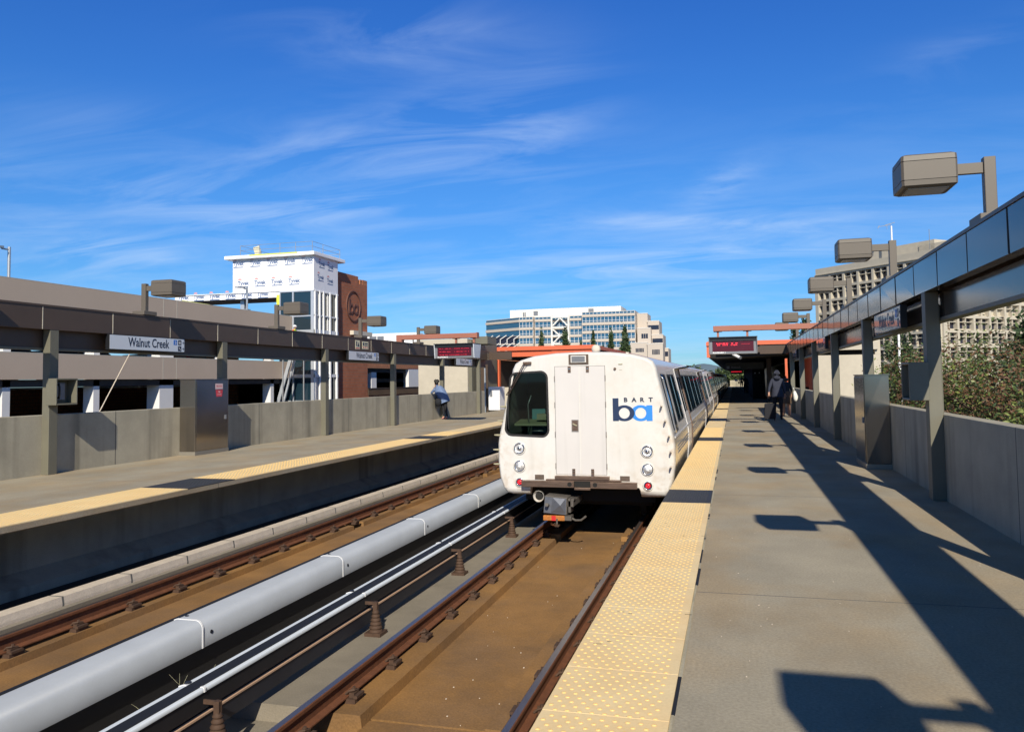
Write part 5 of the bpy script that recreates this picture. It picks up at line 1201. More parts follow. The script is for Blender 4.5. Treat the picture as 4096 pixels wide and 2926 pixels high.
# brick part of the garage further on
t = empty('brick_garage', (BX, 62, -6), 'brick banded garage wing beyond the stair tower', 'garage')
b = MB(); b.box(BX-0.3, BX, 55.68, 90, 2.72, 3.9); b.build('brick_band', 'brick_orange', t)
b = MB(); b.box(BX-0.3, BX, 55.68, 90, -1.5, 0.62); b.build('brick_band', 'brick', t)
b = MB()
for i in range(110): b.box(BX-0.02, BX+0.06, 55.75+0.2*i, 55.84+0.2*i, 0.63, 1.12)
b.box(BX-0.2, BX+0.0, 55.68, 90, 0.63, 1.10); b.box(BX-0.25, BX+0.08, 55.68, 90, 1.121, 1.18); b.build('slatted_parapet', 'brown_metal', t)
b = MB(); b.box(BX-20, BX-0.31, 50.5, 90, 2.4, 2.7); b.box(BX-20, BX-0.31, 55.68, 90, -0.6, -0.4); b.box(BX-20.3, BX-20, 50.5, 90, -1, 4); b.box(BX-20, BX-0.4, 90, 90.3, -1, 4); b.build('floor_slab', 'garage_inner', t)
for y in (57.0, 64.4, 72, 80):
    b = MB(); b.box(BX-0.8, BX-0.31, y, y+0.9, -0.4, 2.399); b.build('column', 'garage_white', t)
b = MB(); b.box(BX-0.3, BX-0.02, 63.7, 66.0, 1.19, 2.71); b.build('corner_pier', 'garage_white', t)
# distant white building
t = empty('white_building', (-50, 130, -6), 'low white flat roofed building behind the far beam', 'building')
b = MB(); b.box(-66, -53, 130, 133, -6, 10.2); b.build('wall', 'white_paint', t)
b = MB(); b.box(-61.9, -60.6, 129.9, 129.99, 8.7, 9.7); b.box(-60.4, -59.2, 129.9, 129.99, 8.7, 9.7); b.build('vent', 'frame_grey', t)
b = MB(); b.box(-66, -46, 129.6, 129.9, 7.5, 8.1); b.build('canopy', 'galv', t)
t = empty('small_street_lamp', (-37.15, 90, -6), 'small dark street lamp behind the rust red cantilever', 'lamp')
b = MB(); b.tube([(-37.15, 90, -6), (-37.15, 90, 6.7)], 0.07, 8); b.build('pole', 'sign_black', t)
b = MB(); b.box(-37.55, -36.75, 89.8, 90.2, 6.7, 6.8); b.build('lamp_head', 'sign_black', t)

# ================================================================== OFFICE BLOCK far behind
off = empty('office_building', (-70, 340, -6), 'pale stepped office block with blue ribbon windows and white cross bracing', 'building')
def fac(par, p0, p1, ztop, zbot, top_glass, mull, depth=14, first_glass=True):
    p0 = Vector((*p0, 0)); p1 = Vector((*p1, 0)); d = (p1-p0); L = d.length; d.normalize(); nrm = Vector((d.y, -d.x, 0))
    if nrm.y > 0: nrm = -nrm
    b = MB(); c = (p0+p1)/2-nrm*(depth/2+0.3); b.obox(c+Vector((0, 0, (ztop+zbot)/2)), d*(L/2-0.02), nrm*(depth/2), (0, 0, (ztop-zbot)/2)); w = b.build('wall', 'office_beige', par)
    z = ztop-0.25; bands = [(z-0.85, z)]; z -= 1.95
    while z > zbot+2: bands.append((z-2.35, z)); z -= 3.55
    for z0, z1 in bands:
        q = MB(); q.obox((p0+p1)/2-nrm*0.15+Vector((0, 0, (z0+z1)/2)), d*(L/2-0.15), nrm*0.12, (0, 0, (z1-z0)/2)); g_ = q.build('window_band', 'glass_blue', w)
        if mull:
            q = MB(); n = int(L/1.55)
            for i in range(n+1): q.obox(p0+d*(0.15+(L-0.3)*i/n)+Vector((0, 0, (z0+z1)/2)), d*0.07, nrm*0.06, (0, 0, (z1-z0)/2))
            if z1-z0 > 1.5: q.obox((p0+p1)/2+Vector((0, 0, z0+0.75)), d*(L/2-0.15), nrm*0.05, (0, 0, 0.06))
            q.build('mullions', 'white_paint', g_)
    for (a0, a1), (b0, b1) in zip(bands, bands[1:]):
        q = MB(); q.obox((p0+p1)/2+nrm*0.1+Vector((0, 0, (a0+b1)/2)), d*(L/2), nrm*0.2, (0, 0, (a0-b1)/2-0.01)); q.build('spandrel', 'office_beige', w)
    return w
fac(off, (-109.2, 351.7), (-90.4, 340.0), 29.3, -6, True, False)
fac(off, (-90.36, 340.1), (-83.9, 339.6), 29.3, -6, True, True)
fac(off, (-83.4, 340.6), (-75.9, 340.6), 29.2, -6, True, True)
fac(off, (-75.9, 341.6), (-68.0, 341.6), 29.0, -6, True, True)
fac(off, (-67.9, 340.6), (-62.2, 340.6), 29.2, -6, True, True)
fac(off, (-62.07, 338.4), (-39.4, 338.4), 30.35, -6, True, True)
b = MB()
Yb = 339.6
for x in (-75.6, -68.2): b.box(x-0.35, x+0.35, Yb-0.4, Yb+0.4, -6, 29.6)
for z in (28.7, 24.2, 20.6, 17.2): b.box(-75.24, -68.56, Yb-0.35, Yb+0.35, z-0.35, z+0.35)
P = [((-75.2, 25.0), (-71.9, 28.3)), ((-71.9, 28.3), (-68.6, 25.0)), ((-75.2, 23.5), (-71.9, 20.6)), ((-68.6, 23.6), (-75.2, 17.4)), ((-75.2, 16.8), (-71, 12.5))]
for (x0, z0), (x1, z1) in P: b.bar((x0, Yb, z0), (x1, Yb, z1), 0.6, 0.55)
b.build('cross_bracing', 'office_white', off)
b = MB(); b.box(-96.6, -86.0, 348, 362, 28.9, 33.2); b.box(-85.9, -46.3, 346, 364, 28.9, 33.1); b.build('penthouse', 'office_white', off)
for q_ in ((-90.6, -90.0, 347.9, 347.98, 30.1, 32), (-89.8, -89.3, 347.9, 347.98, 30.1, 32), (-85.2, -83.2, 345.9, 345.98, 30.2, 32.2), (-60.5, -58.2, 345.9, 345.98, 31, 32.4)): MB().box(*q_).build('louvre', 'frame_grey', off)
for x0, x1, y, zt, wins in [(-39.3, -34.9, 345, 29.3, []), (-34.85, -30.0, 344, 25.9, [(22.3, 24.2)]), (-33.0, -28.3, 342, 19.9, [(16.6, 18.4)]), (-38.7, -33.1, 339, 22.7, [(18.4, 20.4)]), (-41.2, -34.2, 335, 16.4, [(12.6, 14.2)]), (-34.1, -27.8, 334, 15.8, [(11.4, 13.5)]), (-28.4, -26.4, 344, 14.2, [(10.8, 12.9)])]:
    b = MB(); b.box(x0, x1, y, y+14, -6, zt); w = b.build('wing', 'office_beige', off)
    b = MB(); b.box(x0-0.1, x1+0.1, y-0.15, y+0.2, zt+0.001, zt+0.25); b.build('coping', 'office_white', w)
    for z0, z1 in wins:
        a0, a1 = (x0+0.2, x1-0.15) if y >= 342 else (x0+(x1-x0)*0.3, x1-(x1-x0)*0.22)
        b = MB(); b.box(a0, a1, y-0.02, y+0.02, z0, z1); wn = b.build('window', 'glass_grid', w)
        b = MB(); n = 3 if a1-a0 < 3 else 6
        if y < 342:
            for i in range(1, n): b.box(a0+(a1-a0)*i/n-0.06, a0+(a1-a0)*i/n+0.06, y-0.06, y-0.021, z0, z1)
            b.build('mullions', 'office_beige', wn)
# terraced greenhouse fronts low on the left
for i, (z0, z1, y) in enumerate([(17.6, 21.0, 337), (14.0, 17.4, 334), (10.4, 13.8, 331)]):
    x0, x1 = -108+i*0.6, -91.5
    b = MB(); b.box(x0, x1, y, y+6, z0-0.8, z0); w = b.build('terrace', 'office_beige', off)
    b = MB(); b.ext([(x0, y+0.2, z0), (x0, y+3.2, z1), (x0, y+5.0, z1), (x0, y+5, z0)], (x1-x0, 0, 0)); b.build('glazing', 'glass_grid', w)
    b = MB()
    for k in range(6):
        x = x0+0.5+k*3.1; b.bar((x, y+0.1, z0-0.5), (x, y+0.1, z0+2.0), 0.3); b.bar((x, y+0.1, z0+2.0), (x+2.0, y+3.0, z1+0.5), 0.3)
    b.build('rib', 'office_white', w)

# ================================================================== GRID FACADE OFFICE TOWER on the right
gt = empty('concrete_tower', (50.7, 223.1, -6), 'large concrete office tower with a grid of deep square windows', 'building')
A_ = Vector((24.4, 254.2, 0)); C_ = Vector((50.7, 223.1, 0)); dA = (C_-A_).normalized(); nA = Vector((dA.y, -dA.x, 0))
if nA.y > 0: nA = -nA
dB = Vector((-dA.y, dA.x, 0)); nB = Vector((dB.y, -dB.x, 0))
if nB.y > 0: nB = -nB
LA = (C_-A_).length; LB = 56.0; ZT = 33.4
core = MB(); cc = C_-dA*LA/2+dB*LB/2; core.obox(cc+Vector((0, 0, 13.7)), dA*(LA/2-1.2), dB*(LB/2-1.2), (0, 0, 19.4)); core.build('core', 'tower_concrete', gt)
def gridface(P, d, nrm, L, nb, mt, zrow0, rows, pitch, wins):
    fr_ = MB(); bay = L/nb; top = zrow0+0.4
    fr_.obox(P+d*L/2-nrm*0.6+Vector((0, 0, (ZT+top)/2)), d*(L/2), nrm*0.75, (0, 0, (ZT-top)/2))
    fr_.obox(P+d*L/2-nrm*0.5+Vector((0, 0, top-0.05)), d*(L/2+0.1), nrm*0.9, (0, 0, 0.12))
    zb = zrow0-pitch*rows
    for i in range(nb+1):
        fr_.obox(P+d*(bay*i)-nrm*0.6+Vector((0, 0, (top+(-6))/2)), d*(0.38 if 0 < i < nb else 0.6), nrm*(0.62), (0, 0, (top+6)/2))
    for r in range(rows+1):
        z = zrow0-pitch*r+0.35
        fr_.obox(P+d*L/2-nrm*0.62+Vector((0, 0, z-0.30)), d*(L/2), nrm*0.6, (0, 0, 0.32))
    for r in range(rows):
        z = zrow0-pitch*r
        for i in range(nb):
            c = P+d*(bay*(i+0.5)); zc = z-0.27
            h = pitch-0.64
            fr_.obox(c-nrm*0.70+Vector((0, 0, zc-h/2)), d*0.13, nrm*0.5, (0, 0, h/2))
            fr_.obox(c-nrm*0.72+Vector((0, 0, zc-h*0.33)), d*(bay/2-0.38), nrm*0.45, (0, 0, 0.09))
            fr_.obox(c-nrm*1.05+Vector((0, 0, zc-h*0.93)), d*(bay/2-0.38), nrm*0.12, (0, 0, 0.2))
    fr_.obox(P+d*L/2-nrm*0.6+Vector((0, 0, (zb-6)/2)), d*(L/2), nrm*0.55, (0, 0, (zb+6)/2))
    fr_.build('facade_grid', mt, gt)
    for r in range(rows):
        for i in range(nb):
            if not wins(r, i): continue
            z = zrow0-pitch*r-0.3; q = MB(); q.obox(P+d*(bay*(i+0.5))-nrm*1.18+Vector((0, 0, z-(pitch-0.6)/2)), d*(bay/2-0.3), nrm*0.03, (0, 0, (pitch-0.6)/2)); q.build('window', 'glass_grid', gt)
gridface(A_, dA, nA, LA, 8, 'tower_concrete', 31.2, 8, 3.76, lambda r, i: True)
gridface(C_, dB, nB, LB, 9, 'tower_concrete', 31.2, 8, 3.76, lambda r, i: 3 < r)
b = MB(); b.obox(C_-dA*LA*0.40+dB*17+Vector((0, 0, 35.1)), dA*LA*0.28, dB*12, (0, 0, 1.75)); b.obox(C_-dA*5+dB*20+Vector((0, 0, 34.6)), dA*4.9, dB*15, (0, 0, 1.25)); b.build('penthouse', 'tower_concrete', gt)
t = empty('antenna_mast', (42.3, 236, 34), 'tall white antenna mast with crossbars on the concrete tower roof', 'antenna')
b = MB(); b.tube([(42.3, 236, 34), (42.3, 236, 42.0)], 0.22, 6); b.build('mast', 'white_paint', t)
b = MB(); b.bar((39.2, 236, 42.0), (42.3, 236, 42.3), 0.12); b.bar((40.7, 236, 42.3), (43.2, 236, 42.9), 0.14); b.bar((41.2, 236, 41.2), (41.2, 236, 42.5), 0.1); b.bar((38.9, 236, 41.5), (39.3, 236, 42.3), 0.16); b.build('crossbar', 'frame_grey', t)
b = MB(); b.tube([(49.8, 228, 34), (49.8, 228, 39.2)], 0.07, 6); tag(b.build('whip_antenna', 'frame_grey'), 'thin whip antenna on the concrete tower roof right of the mast', 'antenna')
t = empty('white_pole', (6.2, 34, -6), 'white pole with dark marks standing among the shrubs', 'pole')
b = MB(); b.smooth = True; b.tube([(6.2, 34, -6), (6.2, 34, 0), (6.2, 34, 3.25)], [0.05, 0.048, 0.04], 10); b.build('pole', 'white_paint', t)
b = MB()
for k in range(9): z = 1.3+0.2*k; b.disc((6.2, 34, z), (0, 0, 1), 0.049, 0.012, 10)
b.build('mark', 'grime', t)
# hills
b = MB(); r3 = random.Random(3)
def ridge(name, y, x0, x1, hfun, n, depth):
    m = MB(); vs = []; fs = []
    for i in range(n+1):
        x = x0+(x1-x0)*i/n; h = hfun(x, i); vs += [(x, y-depth, -6), (x, y-depth*0.4, h*0.55-3), (x, y, h), (x, y+depth, -6)]
    for i in range(n):
        for k in range(3): a = i*4+k; fs.append((a, a+4, a+5, a+1))
    m.smooth = True; m.add(vs, fs); return struct(name, m, 'hill')
def hf(x, i): return 16+40*math.exp(-((x+125)/75)**2)+22*math.exp(-((x+20)/60)**2)+6*sin(x*0.013)+3*sin(x*0.05)
ridge('hills', 3000, -2500, 2500, hf, 240, 350)

# ================================================================== VEGETATION
def leafcloud(mb, c, rad, n, size, mats, rr, clump=0.22, nclump=60, shape=None):
    cl = []
    for _ in range(nclump):
        while True:
            p = Vector((rr.uniform(-1, 1), rr.uniform(-1, 1), rr.uniform(-1, 1)))
            if 0.25 < p.length <= 1: break
        if shape: p = shape(p)
        cl.append((Vector((c[0]+p.x*rad[0], c[1]+p.y*rad[1], c[2]+p.z*rad[2])), rr.choice(mats), rr.uniform(0.6, 1.25)))
    for k in range(n):
        cc, m, s = rr.choice(cl); m = m if rr.random() < 0.72 else rr.choice(mats)
        mb.use(m); g_ = lambda: rr.gauss(0, 1)
        p = cc+Vector((g_()*rad[0], g_()*rad[1], g_()*rad[2]))*clump*s*0.6
        a = Vector((g_(), g_(), g_()*0.6)).normalized(); bb = a.cross(Vector((g_(), g_(), g_()))).normalized(); L = size*rr.uniform(0.6, 1.4)
        mb.add([p-a*L, p+bb*L*0.42, p+a*L, p-bb*L*0.42], [(0, 1, 2, 3)])
def tree(name, x, y, base, top, r, label, cat, group, n, size, mats, seed, kind='round', zlow=0.35, nclump=60, trunk=0.12):
    rr = random.Random(seed); t = empty(name, (x, y, base), label, cat, group); H_ = top-base
    b = MB(); b.smooth = True
    b.tube([(x, y, base), (x+0.1*trunk, y, base+H_*0.4), (x+rr.uniform(-.2, .2)*trunk*4, y, base+H_*0.92)], [trunk, trunk*0.7, trunk*0.12], 8)
    for k in range(9):
        z = base+H_*(zlow+(0.9-zlow)*k/9); a = rr.uniform(0, 2*pi); L = r*(0.8 if kind == 'round' else 0.75*(1-(z-base)/H_)+0.1)
        b.tube([(x, y, z), (x+cos(a)*L*0.5, y+sin(a)*L*0.5, z+L*0.25), (x+cos(a)*L, y+sin(a)*L, z+L*0.4)], [trunk*0.4, trunk*0.25, trunk*0.06], 5)
    b.build('trunk', 'bark', t)
    b = MB(); zc = base+H_*(zlow+1)/2; rz_ = H_*(1-zlow)/2
    sh = None
    if kind == 'cone': sh = lambda p: Vector((p.x*(0.52-0.5*p.z), p.y*(0.52-0.5*p.z), p.z))
    leafcloud(b, (x, y, zc), (r, r, rz_), n, size, mats, rr, clump=0.22 if kind == 'round' else 0.14, nclump=nclump, shape=sh); b.build('crown', None, t)
    return t
SH = ['leaf_green', 'leaf_rust', 'leaf_brown', 'leaf_green', 'leaf_brown', 'leaf_dark', 'leaf_green', 'leaf_dark', 'leaf_light']
where = ['behind the nearest right parapet section at the picture edge', 'right of the nearest right column', 'in front of the concrete tower, middle of the hedge', 'behind the hedge beside the green tree', 'farther back in the hedge at right', 'low between the steel cabinet and the nearest column', 'beside the white marked pole', 'behind the white marked pole', 'in the far part of the hedge', 'at the foot of the hedge against the parapet']
for i, (x, y, top, r, n) in enumerate([(4.7, 14.3, 2.02, 1.05, 9000), (3.95, 15.5, 2.25, 0.95, 8500), (5.2, 17.6, 2.45, 1.3, 9500), (6.6, 19.6, 2.4, 1.5, 9000), (4.9, 20.6, 2.4, 1.4, 7000), (4.6, 24.5, 2.0, 1.2, 6500), (5.8, 28.5, 2.05, 1.2, 4500), (6.6, 36, 2.1, 1.7, 4000), (8.3, 26, 2.4, 1.6, 4500), (4.0, 12.3, 1.35, 0.75, 5200)]):
    tree('shrub', x, y, -6, top, r, 'dense green and rusty red shrub '+where[i], 'shrub', 'shrubs crowding behind the right parapet', int(n*2.3), 0.036 if y < 22 else 0.05, SH if i != 9 else ['leaf_light', 'leaf_green', 'leaf_light'], 40+i, zlow=0.42, nclump=120, trunk=0.08)
tree('young_tree', 7.4, 23.0, -6, 3.05, 0.75, 'bright green young tree rising above the hedge at right', 'tree', None, 5500, 0.085, ['leaf_green', 'leaf_light', 'leaf_dark'], 71, zlow=0.55, nclump=34, trunk=0.07)
tree('dark_tree', 16.4, 90, -6, 6.0, 1.9, 'dark green tree between the pale concrete block and the tower', 'tree', None, 4200, 0.2, ['conifer', 'leaf_dark', 'conifer_light'], 72, zlow=0.3, nclump=50)
tree('dark_tree', 8.1, 100, -6, 8.2, 1.5, 'dark tree top behind the farthest right box lamps', 'tree', None, 3000, 0.2, ['conifer', 'leaf_dark'], 73, zlow=0.55, nclump=40)
for i, (x, top, r, lab) in enumerate([(-47.3, 13.4, 2.2, 'rounded dark conifer in front of the bracing, leftmost of the row'), (-41.0, 14.5, 2.9, 'broad dark conifer right of the white cross bracing'), (-33.9, 13.5, 1.3, 'slim dark conifer in front of the ribbon windows'), (-29.4, 13.4, 1.4, 'slim dark conifer left of the tallest one'), (-25.9, 14.8, 2.3, 'tallest pointed dark conifer in front of the office block'), (-37.0, 11.6, 0.8, 'small conifer tip between two larger conifers'), (-31.6, 10.4, 0.8, 'smallest conifer tip above the orange roof')]):
    tree('conifer', x, 200, -6, top, r*1.25, lab, 'tree', 'conifers before the far office block', 3400, 0.42, ['conifer', 'conifer', 'conifer_light', 'leaf_dark'], 80+i, kind='cone', zlow=0.15, nclump=90, trunk=0.3)
for i, (x, y, top, r) in enumerate([(-11, 260, 4.5, 5), (-4, 240, 4.0, 4.5), (3, 230, 5.0, 5), (9, 220, 6.0, 5), (-16, 300, 5.2, 5), (15, 230, 7, 5)]):
    tree('far_tree', x, y, -6, top, r, ['hazy green tree far down the line at left', 'hazy green tree above the train roof far away', 'dark green tree straight beyond the platform end', 'dark green tree beyond the platform end at right', 'pale distant tree left of the line', 'distant tree hidden behind the stair housing'][i], 'tree', 'trees beyond the end of the platforms', 2600, 0.5, ['leaf_dark', 'conifer', 'leaf_green', 'conifer_light'], 90+i, zlow=0.2, nclump=60, trunk=0.3)

# ================================================================== PEOPLE
def person(loc, rz, J, R_, label, matf, extras=None, hands=True, face=True):
    """one continuous skinned body; J joints (x right, y forward, z up), R_ radii, matf(co)->material name by place on the body"""
    t = empty('person', loc, label, 'person', None, rz)
    names = list(J); idx = {k: i for i, k in enumerate(names)}
    E_ = [('pelvis', 'waist'), ('waist', 'chest'), ('chest', 'neck'), ('neck', 'chin'), ('chin', 'head'), ('head', 'crown')]
    for s_ in 'lr': E_ += [('chest', 'sh'+s_), ('sh'+s_, 'el'+s_), ('el'+s_, 'wr'+s_), ('wr'+s_, 'ha'+s_), ('pelvis', 'hi'+s_), ('hi'+s_, 'kn'+s_), ('kn'+s_, 'an'+s_), ('an'+s_, 'to'+s_)]
    me = bpy.data.meshes.new('body'); me.from_pydata([J[k] for k in names], [(idx[a], idx[c]) for a, c in E_], [])
    o = bpy.data.objects.new('body', me); COL.objects.link(o)
    sk = o.modifiers.new('s', 'SKIN'); sk.use_smooth_shade = True
    for i, k in enumerate(names):
        v = me.skin_vertices[0].data[i]; r = R_[k]; v.radius = r if isinstance(r, tuple) else (r, r); v.use_root = (k == 'pelvis')
    su = o.modifiers.new('u', 'SUBSURF'); su.levels = 2; su.render_levels = 2
    bpy.context.view_layer.update(); dg = bpy.context.evaluated_depsgraph_get()
    m2 = bpy.data.meshes.new_from_object(o.evaluated_get(dg)); bpy.data.objects.remove(o)
    vs = [tuple(v.co) for v in m2.vertices]; fs = [tuple(p.vertices) for p in m2.polygons]; bpy.data.meshes.remove(m2)
    b = MB(); b.smooth = True
    for f in fs:
        c = sum((Vector(vs[i]) for i in f), Vector())/len(f)
        m = matf(c)
        if m not in b.mats: b.mats.append(m)
    b.v = vs; b.f = [list(f) for f in fs]; b.sm = [True]*len(fs)
    b.mi = [b.mats.index(matf(sum((Vector(vs[i]) for i in f), Vector())/len(f))) for f in fs]
    if hands:
        for s_ in 'lr':
            h = Vector(J['ha'+s_]); w = Vector(J['wr'+s_]); d = (h-w).normalized(); side = d.cross(Vector((0, 1, 0))); side = side.normalized() if side.length > .1 else Vector((1, 0, 0)); pn = side.cross(d)
            b.use('skin')
            for q, (off_, L) in enumerate([(-0.027, 0.06), (-0.009, 0.072), (0.009, 0.068), (0.027, 0.052)]):
                p = h+side*off_; b.tube([p, p+d*L*0.5+pn*0.006, p+d*L*0.85+pn*0.03], [0.0105, 0.009, 0.007], 6)
            b.tube([w+d*0.02+side*0.03, w+d*0.05+side*0.05, w+d*0.085+side*0.045+pn*0.01], [0.012, 0.011, 0.008], 6)
    # build() works in world space; give it local data directly
    WLt = WL[t]; WL[t] = Vector((0, 0, 0)); body = b.build('body', None, t); WL[body] = Vector((0, 0, 0))
    if extras: extras(t)
    if face:
        h = Vector(J['head']); q = MB()
        fy = 0.088
        for s_ in (-1, 1): q.disc((h.x+s_*0.032, h.y+fy, h.z-0.005), (0, 1, 0), 0.009, 0.006, 8)
        q.box(h.x-0.022, h.x+0.022, h.y+fy-0.008, h.y+fy+0.003, h.z-0.072, h.z-0.064); q.build('face', 'hair', t)
        q = MB(); q.smooth = True; q.tube([(h.x, h.y+fy-0.01, h.z+0.01), (h.x, h.y+fy+0.022, h.z-0.035)], [0.008, 0.014], 6)
        for s_ in (-1, 1): q.disc((h.x+s_*0.085, h.y, h.z-0.01), (s_, 0, 0), 0.022, 0.012, 8)
        q.build('nose_and_ears', 'skin', t)
    WL[t] = WLt
    return t
def stand(h=1.74, lean=0.0, stride=0.0, arms=None, wide=1.0):
    k = h/1.74
    J = dict(pelvis=(0, 0, .95), waist=(0, 0.01+lean*.2, 1.08), chest=(0, lean*.55, 1.33), neck=(0, lean*.8, 1.50), chin=(0, lean*.85+0.01, 1.56), head=(0, lean*.9+.015, 1.64), crown=(0, lean*.9, 1.71),
        shl=(-.17, lean*.65, 1.42), shr=(.17, lean*.65, 1.42), ell=(-.24, lean*.5-.02, 1.14), elr=(.24, lean*.5-.02, 1.14), wrl=(-.25, lean*.4+.06, .90), wrr=(.25, lean*.4+.06, .90), hal=(-.25, lean*.4+.08, .82), har=(.25, lean*.4+.08, .82),
        hil=(-.09, 0, .88), hir=(.09, 0, .88), knl=(-.10, .02+stride*.5, .49), knr=(.10, .02-stride*.4, .49), anl=(-.10, stride, .09), anr=(.10, -stride, .09+abs(stride)*.15), tol=(-.11, stride+.14, .035), tor=(.11, -stride+.13, .035))
    if arms: J.update(arms)
    R_ = dict(pelvis=(.16, .11), waist=(.145, .10), chest=(.165, .115), neck=.055, chin=(.06, .065), head=(.082, .098), crown=(.05, .06), shl=.075, shr=.075, ell=.05, elr=.05, wrl=.033, wrr=.033, hal=(.04, .022), har=(.04, .022),
        hil=.10, hir=.10, knl=.065, knr=.065, anl=.045, anr=.045, tol=.038, tor=.038)
    for q in ('pelvis', 'waist', 'chest', 'hil', 'hir'): r = R_[q]; R_[q] = (r[0]*wide, r[1]*wide) if isinstance(r, tuple) else r*wide
    return {a: (v[0]*k, v[1]*k, v[2]*k) for a, v in J.items()}, R_
# traveller with suitcase, seen from behind
J, R_ = stand(1.80, 0.05, 0.0, dict(ell=(-.27, -.06, 1.15), wrl=(-.30, -.16, .93), hal=(-.305, -.19, .86), knl=(-.11, .05, .49), anl=(-.11, .10, .09), tol=(-.12, .24, .035), knr=(.11, -.03, .49), anr=(.11, -.10, .11), tor=(.12, .02, .035)), 1.15)
def mf(c):
    if c.z > 1.55: return 'grey_cloth' if c.y < 0.10 else 'skin'
    if c.z > 0.97: return 'skin' if (c.x < -.26 and c.z < 1.04) else 'navy_cloth' if c.z < 1.2 and abs(c.x) > .3 else 'grey_cloth'
    if abs(c.x) > 0.24 and c.z > .75: return 'skin'
    return 'black_cloth'
def ex(t):
    q = MB(); q.smooth = True; q.tube([(0, -0.04, 1.50), (0, -0.05, 1.60), (0, -0.02, 1.72), (0, 0.03, 1.79), (0, .07, 1.80)], [0.10, 0.125, 0.12, 0.08, 0.03], 12); q.build('hood', 'grey_cloth', t)
    q = MB(); q.smooth = True; q.tube([(0, 0, 0.86), (0, 0.0, 1.0), (0, 0.01, 1.15)], [0.225, 0.205, 0.19], 16, caps=False); q.build('jacket_hem', 'grey_cloth', t)
    q = MB(); q.tube([(-0.27, -0.13, 0.945), (-0.31, -0.135, 0.94)], 0.04, 10); q.build('wrist_watch', 'sign_black', t)
person((1.52, 31.2, 0), 0.0, J, R_, 'person in a grey hooded jacket seen from behind, pulling a dark suitcase', mf, ex)
t = empty('suitcase', (1.22, 30.75, 0), 'dark wheeled suitcase pulled by the hooded traveller', 'suitcase')
b = MB(); b.ext([(1.02, 30.6, 0.07), (1.40, 30.6, 0.07), (1.42, 30.72, 0.60), (1.04, 30.72, 0.60)], (0, 0.22, 0.03)); b.build('shell', 'black_cloth', t, bevel=0.03)  # black shell: the beam's shadow on the case put into its colour
b = MB()
for x in (1.16, 1.30): b.tube([(x, 30.84, 0.62), (x-0.0, 30.98, 0.86)], 0.008, 6)
b.tube([(1.14, 30.98, 0.865), (1.32, 30.98, 0.865)], 0.014, 6); b.build('handle', 'sign_black', t)
b = MB()
for x in (1.06, 1.36): b.disc((x, 30.72, 0.045), (1, 0, 0), 0.04, 0.03, 12)
b.build('wheel', 'tyre', t)
# woman ahead of him with a white bag
J, R_ = stand(1.60, 0.03, 0.10, None, 1.0)
def mf2(c): return 'hair' if c.z > 1.42 and c.y < .05 else ('skin' if c.z > 1.38 else ('black_cloth' if c.z > 0.98 else ('skin' if c.z < .55 or (abs(c.x) > .2 and c.z < .9) else 'tan_cloth')))
def ex2(t):
    q = MB(); q.smooth = True; q.tube([(0, 0, 0.52), (0, 0, 0.75), (0, 0, 1.02)], [0.21, 0.2, 0.16], 14, caps=False); q.build('skirt', 'tan_cloth', t)
    q = MB(); q.smooth = True; q.tube([(0, -0.02, 1.42), (0, -.04, 1.52), (0, 0, 1.60)], [0.085, 0.105, 0.05], 10); q.build('hair', 'hair', t)
person((1.98, 34.0, 0), 0.1, J, R_, 'person in dark top and tan skirt walking ahead of the suitcase', mf2, ex2)
b = MB(); b.smooth = True; b.tube([(2.30, 33.9, 1.02), (2.33, 33.9, 0.85), (2.35, 33.9, 0.70), (2.34, 33.9, 0.60)], [0.04, 0.085, 0.10, 0.05], 12); b.tube([(2.25, 33.9, 1.2), (2.30, 33.9, 1.02)], 0.012, 6); tag(b.build('handbag', 'white_cloth'), 'white handbag hanging at the side of the person in a tan skirt', 'bag')
# far walkers
J, R_ = stand(1.72, 0.03, 0.12)
mfd = lambda c: 'black_cloth'
p1 = person((1.02, 80, 0), 0, J, R_, 'person in black walking away under the dark canopy, nearer of the two', lambda c: 'hair' if c.z > 1.52 else ('skin' if abs(c.x) > .22 and c.z < .9 and c.z > .75 else 'black_cloth'), None, True, False)
p2 = person((0.95, 118, 0), 0, J, R_, 'person with white top and dark bag walking away, farthest down the platform', lambda c: 'hair' if c.z > 1.52 else ('white_cloth' if c.x < -.1 and c.z > 1.0 else 'black_cloth'), lambda t: MB().box(-0.42, -0.24, -.1, .1, .7, .95).build('bag', 'black_cloth', t), True, False)
p3 = person((1.35, 84, 0), 0, J, R_, 'person in dark clothes in deep shade beside the stair housing', lambda c: 'hair' if c.z > 1.52 else 'navy_cloth', None, True, False)
# woman leaning on the far parapet
J, R_ = stand(1.64, 0.0, 0.0, dict(waist=(-.06, 0.02, 1.08), chest=(-.22, .05, 1.28), neck=(-.30, .07, 1.44), chin=(-.33, .08, 1.50), head=(-.34, .09, 1.58), crown=(-.335, .08, 1.65), shl=(-.40, .0, 1.36), shr=(-.12, .12, 1.38), ell=(-.60, .04, 1.16), elr=(-.42, .27, 1.16), wrl=(-.46, .10, 1.36), wrr=(-.42, .14, 1.30), hal=(-.42, .11, 1.46), har=(-.47, .12, 1.38),
    hil=(-.07, 0, .88), hir=(.09, 0, .88), knl=(0.0, .03, .48), knr=(.12, .0, .48), anl=(.02, .0, .09), anr=(.18, .0, .09), tol=(-.03, -.10, .035), tor=(.15, -.10, .035)), 1.12)
def mf3(c):
    if c.z > 1.50 and c.y < .12 and c.x > -.40: return 'hair'
    if c.z > 1.39: return 'skin' if c.x < -.34 else 'denim'
    if c.z < .06: return 'pink_shoe'
    if c.z < .12: return 'skin'
    if c.z > .86: return 'denim'
    return 'black_cloth'
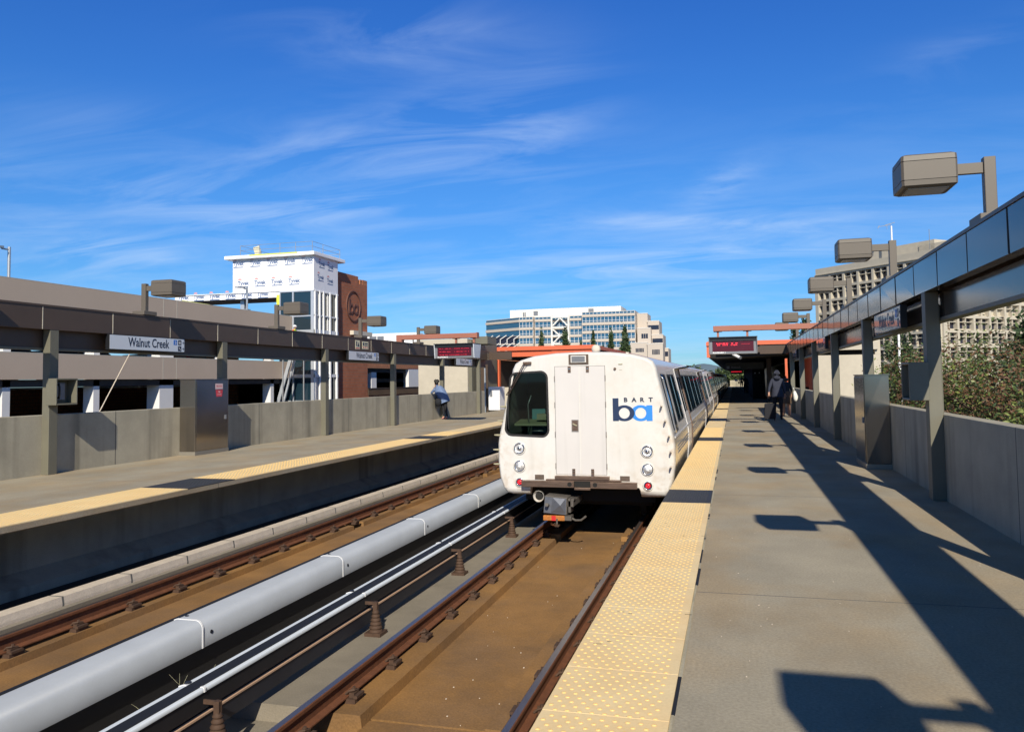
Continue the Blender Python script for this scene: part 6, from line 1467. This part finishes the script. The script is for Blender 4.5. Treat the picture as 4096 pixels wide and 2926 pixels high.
def ex3(t):
    q = MB(); q.smooth = True; q.tube([(.08, .0, .70), (.02, .0, .86), (-.06, .01, 1.05), (-.18, .03, 1.22), (-.24, .05, 1.38)], [.235, .235, .225, .235, .14], 14, caps=False); q.build('denim_wrap', 'denim', t)
    q = MB(); q.smooth = True
    for (dx, dy, dz, r) in [(0, 0, .0, .10), (.04, .01, .04, .085), (-.03, -.02, .05, .08), (.02, -.03, -.03, .085)]:
        c = Vector((-.32+dx, .06+dy, 1.575+dz)); q.tube([c-Vector((0, 0, r)), c-Vector((0, 0, r*.7)), c, c+Vector((0, 0, r*.7)), c+Vector((0, 0, r))], [r*.05, r*.7, r, r*.7, r*.05], 10)
    q.build('hair', 'hair', t)
    q = MB(); q.smooth = True; q.tube([(-.16, -.2, .60), (-.14, -.21, .75), (-.13, -.2, .88)], [.13, .155, .12], 12); q.build('fringed_bag', 'black_cloth', t)
    q = MB()
    for k in range(16): x = -.28+k*.016; q.tube([(x, -.24, .66), (x+.01, -.26, .48)], .005, 4)
    q.build('fringe', 'black_cloth', t)
person((-11.98, 32.3, 0), 0.0, J, R_, 'woman in a blue denim wrap leaning on the far parapet, chin in hand', mf3, ex3)
# garage workers
J, R_ = stand(1.74, 0.25, 0.0, dict(ell=(-.30, .3, 1.15), elr=(.30, .3, 1.15), wrl=(-.12, .48, 1.12), wrr=(.12, .48, 1.12), hal=(-.06, .52, 1.11), har=(.06, .52, 1.11)), 1.1)
def mf4(c):
    if c.z > 1.5: return 'hair' if c.y < .18 else 'skin'
    if c.z < .9: return 'navy_cloth'
    if abs(c.x) > .17 and c.z > .95: return 'orange_cloth' if c.y < .42 else 'skin'
    return 'vest'
person((BX-0.72, 61.7, 0.0), -pi/2+0.3, J, R_, 'garage worker in a yellow safety vest leaning on the slatted brick parapet', mf4)
J, R_ = stand(1.74, 0.1, 0.0)
person((-26.6, 44.9, 3.5), -pi/2, J, R_, 'worker in white hard hat at the foot of the glazed tower', lambda c: 'skin' if c.z > 1.5 else ('vest' if abs(c.x) < .12 else 'orange_cloth'),
    lambda t: (lambda q: (setattr(q, 'smooth', True), q.tube([(0, .09, 1.66), (0, .09, 1.69), (0, .09, 1.75), (0, .09, 1.79)], [.15, .12, .10, .03], 12), q.build('hard_hat', 'white_paint', t)))(MB()))
b = MB(); b.box(-27.2, -25.6, 44.4, 45.6, 3.43, 3.499); b.box(-27.15, -27.09, 44.5, 44.56, -6, 3.43); b.box(-25.7, -25.64, 44.5, 44.56, -6, 3.43); tag(b.build('work_platform', 'galv'), 'steel work platform under the hard hat worker by the tower', 'scaffold')
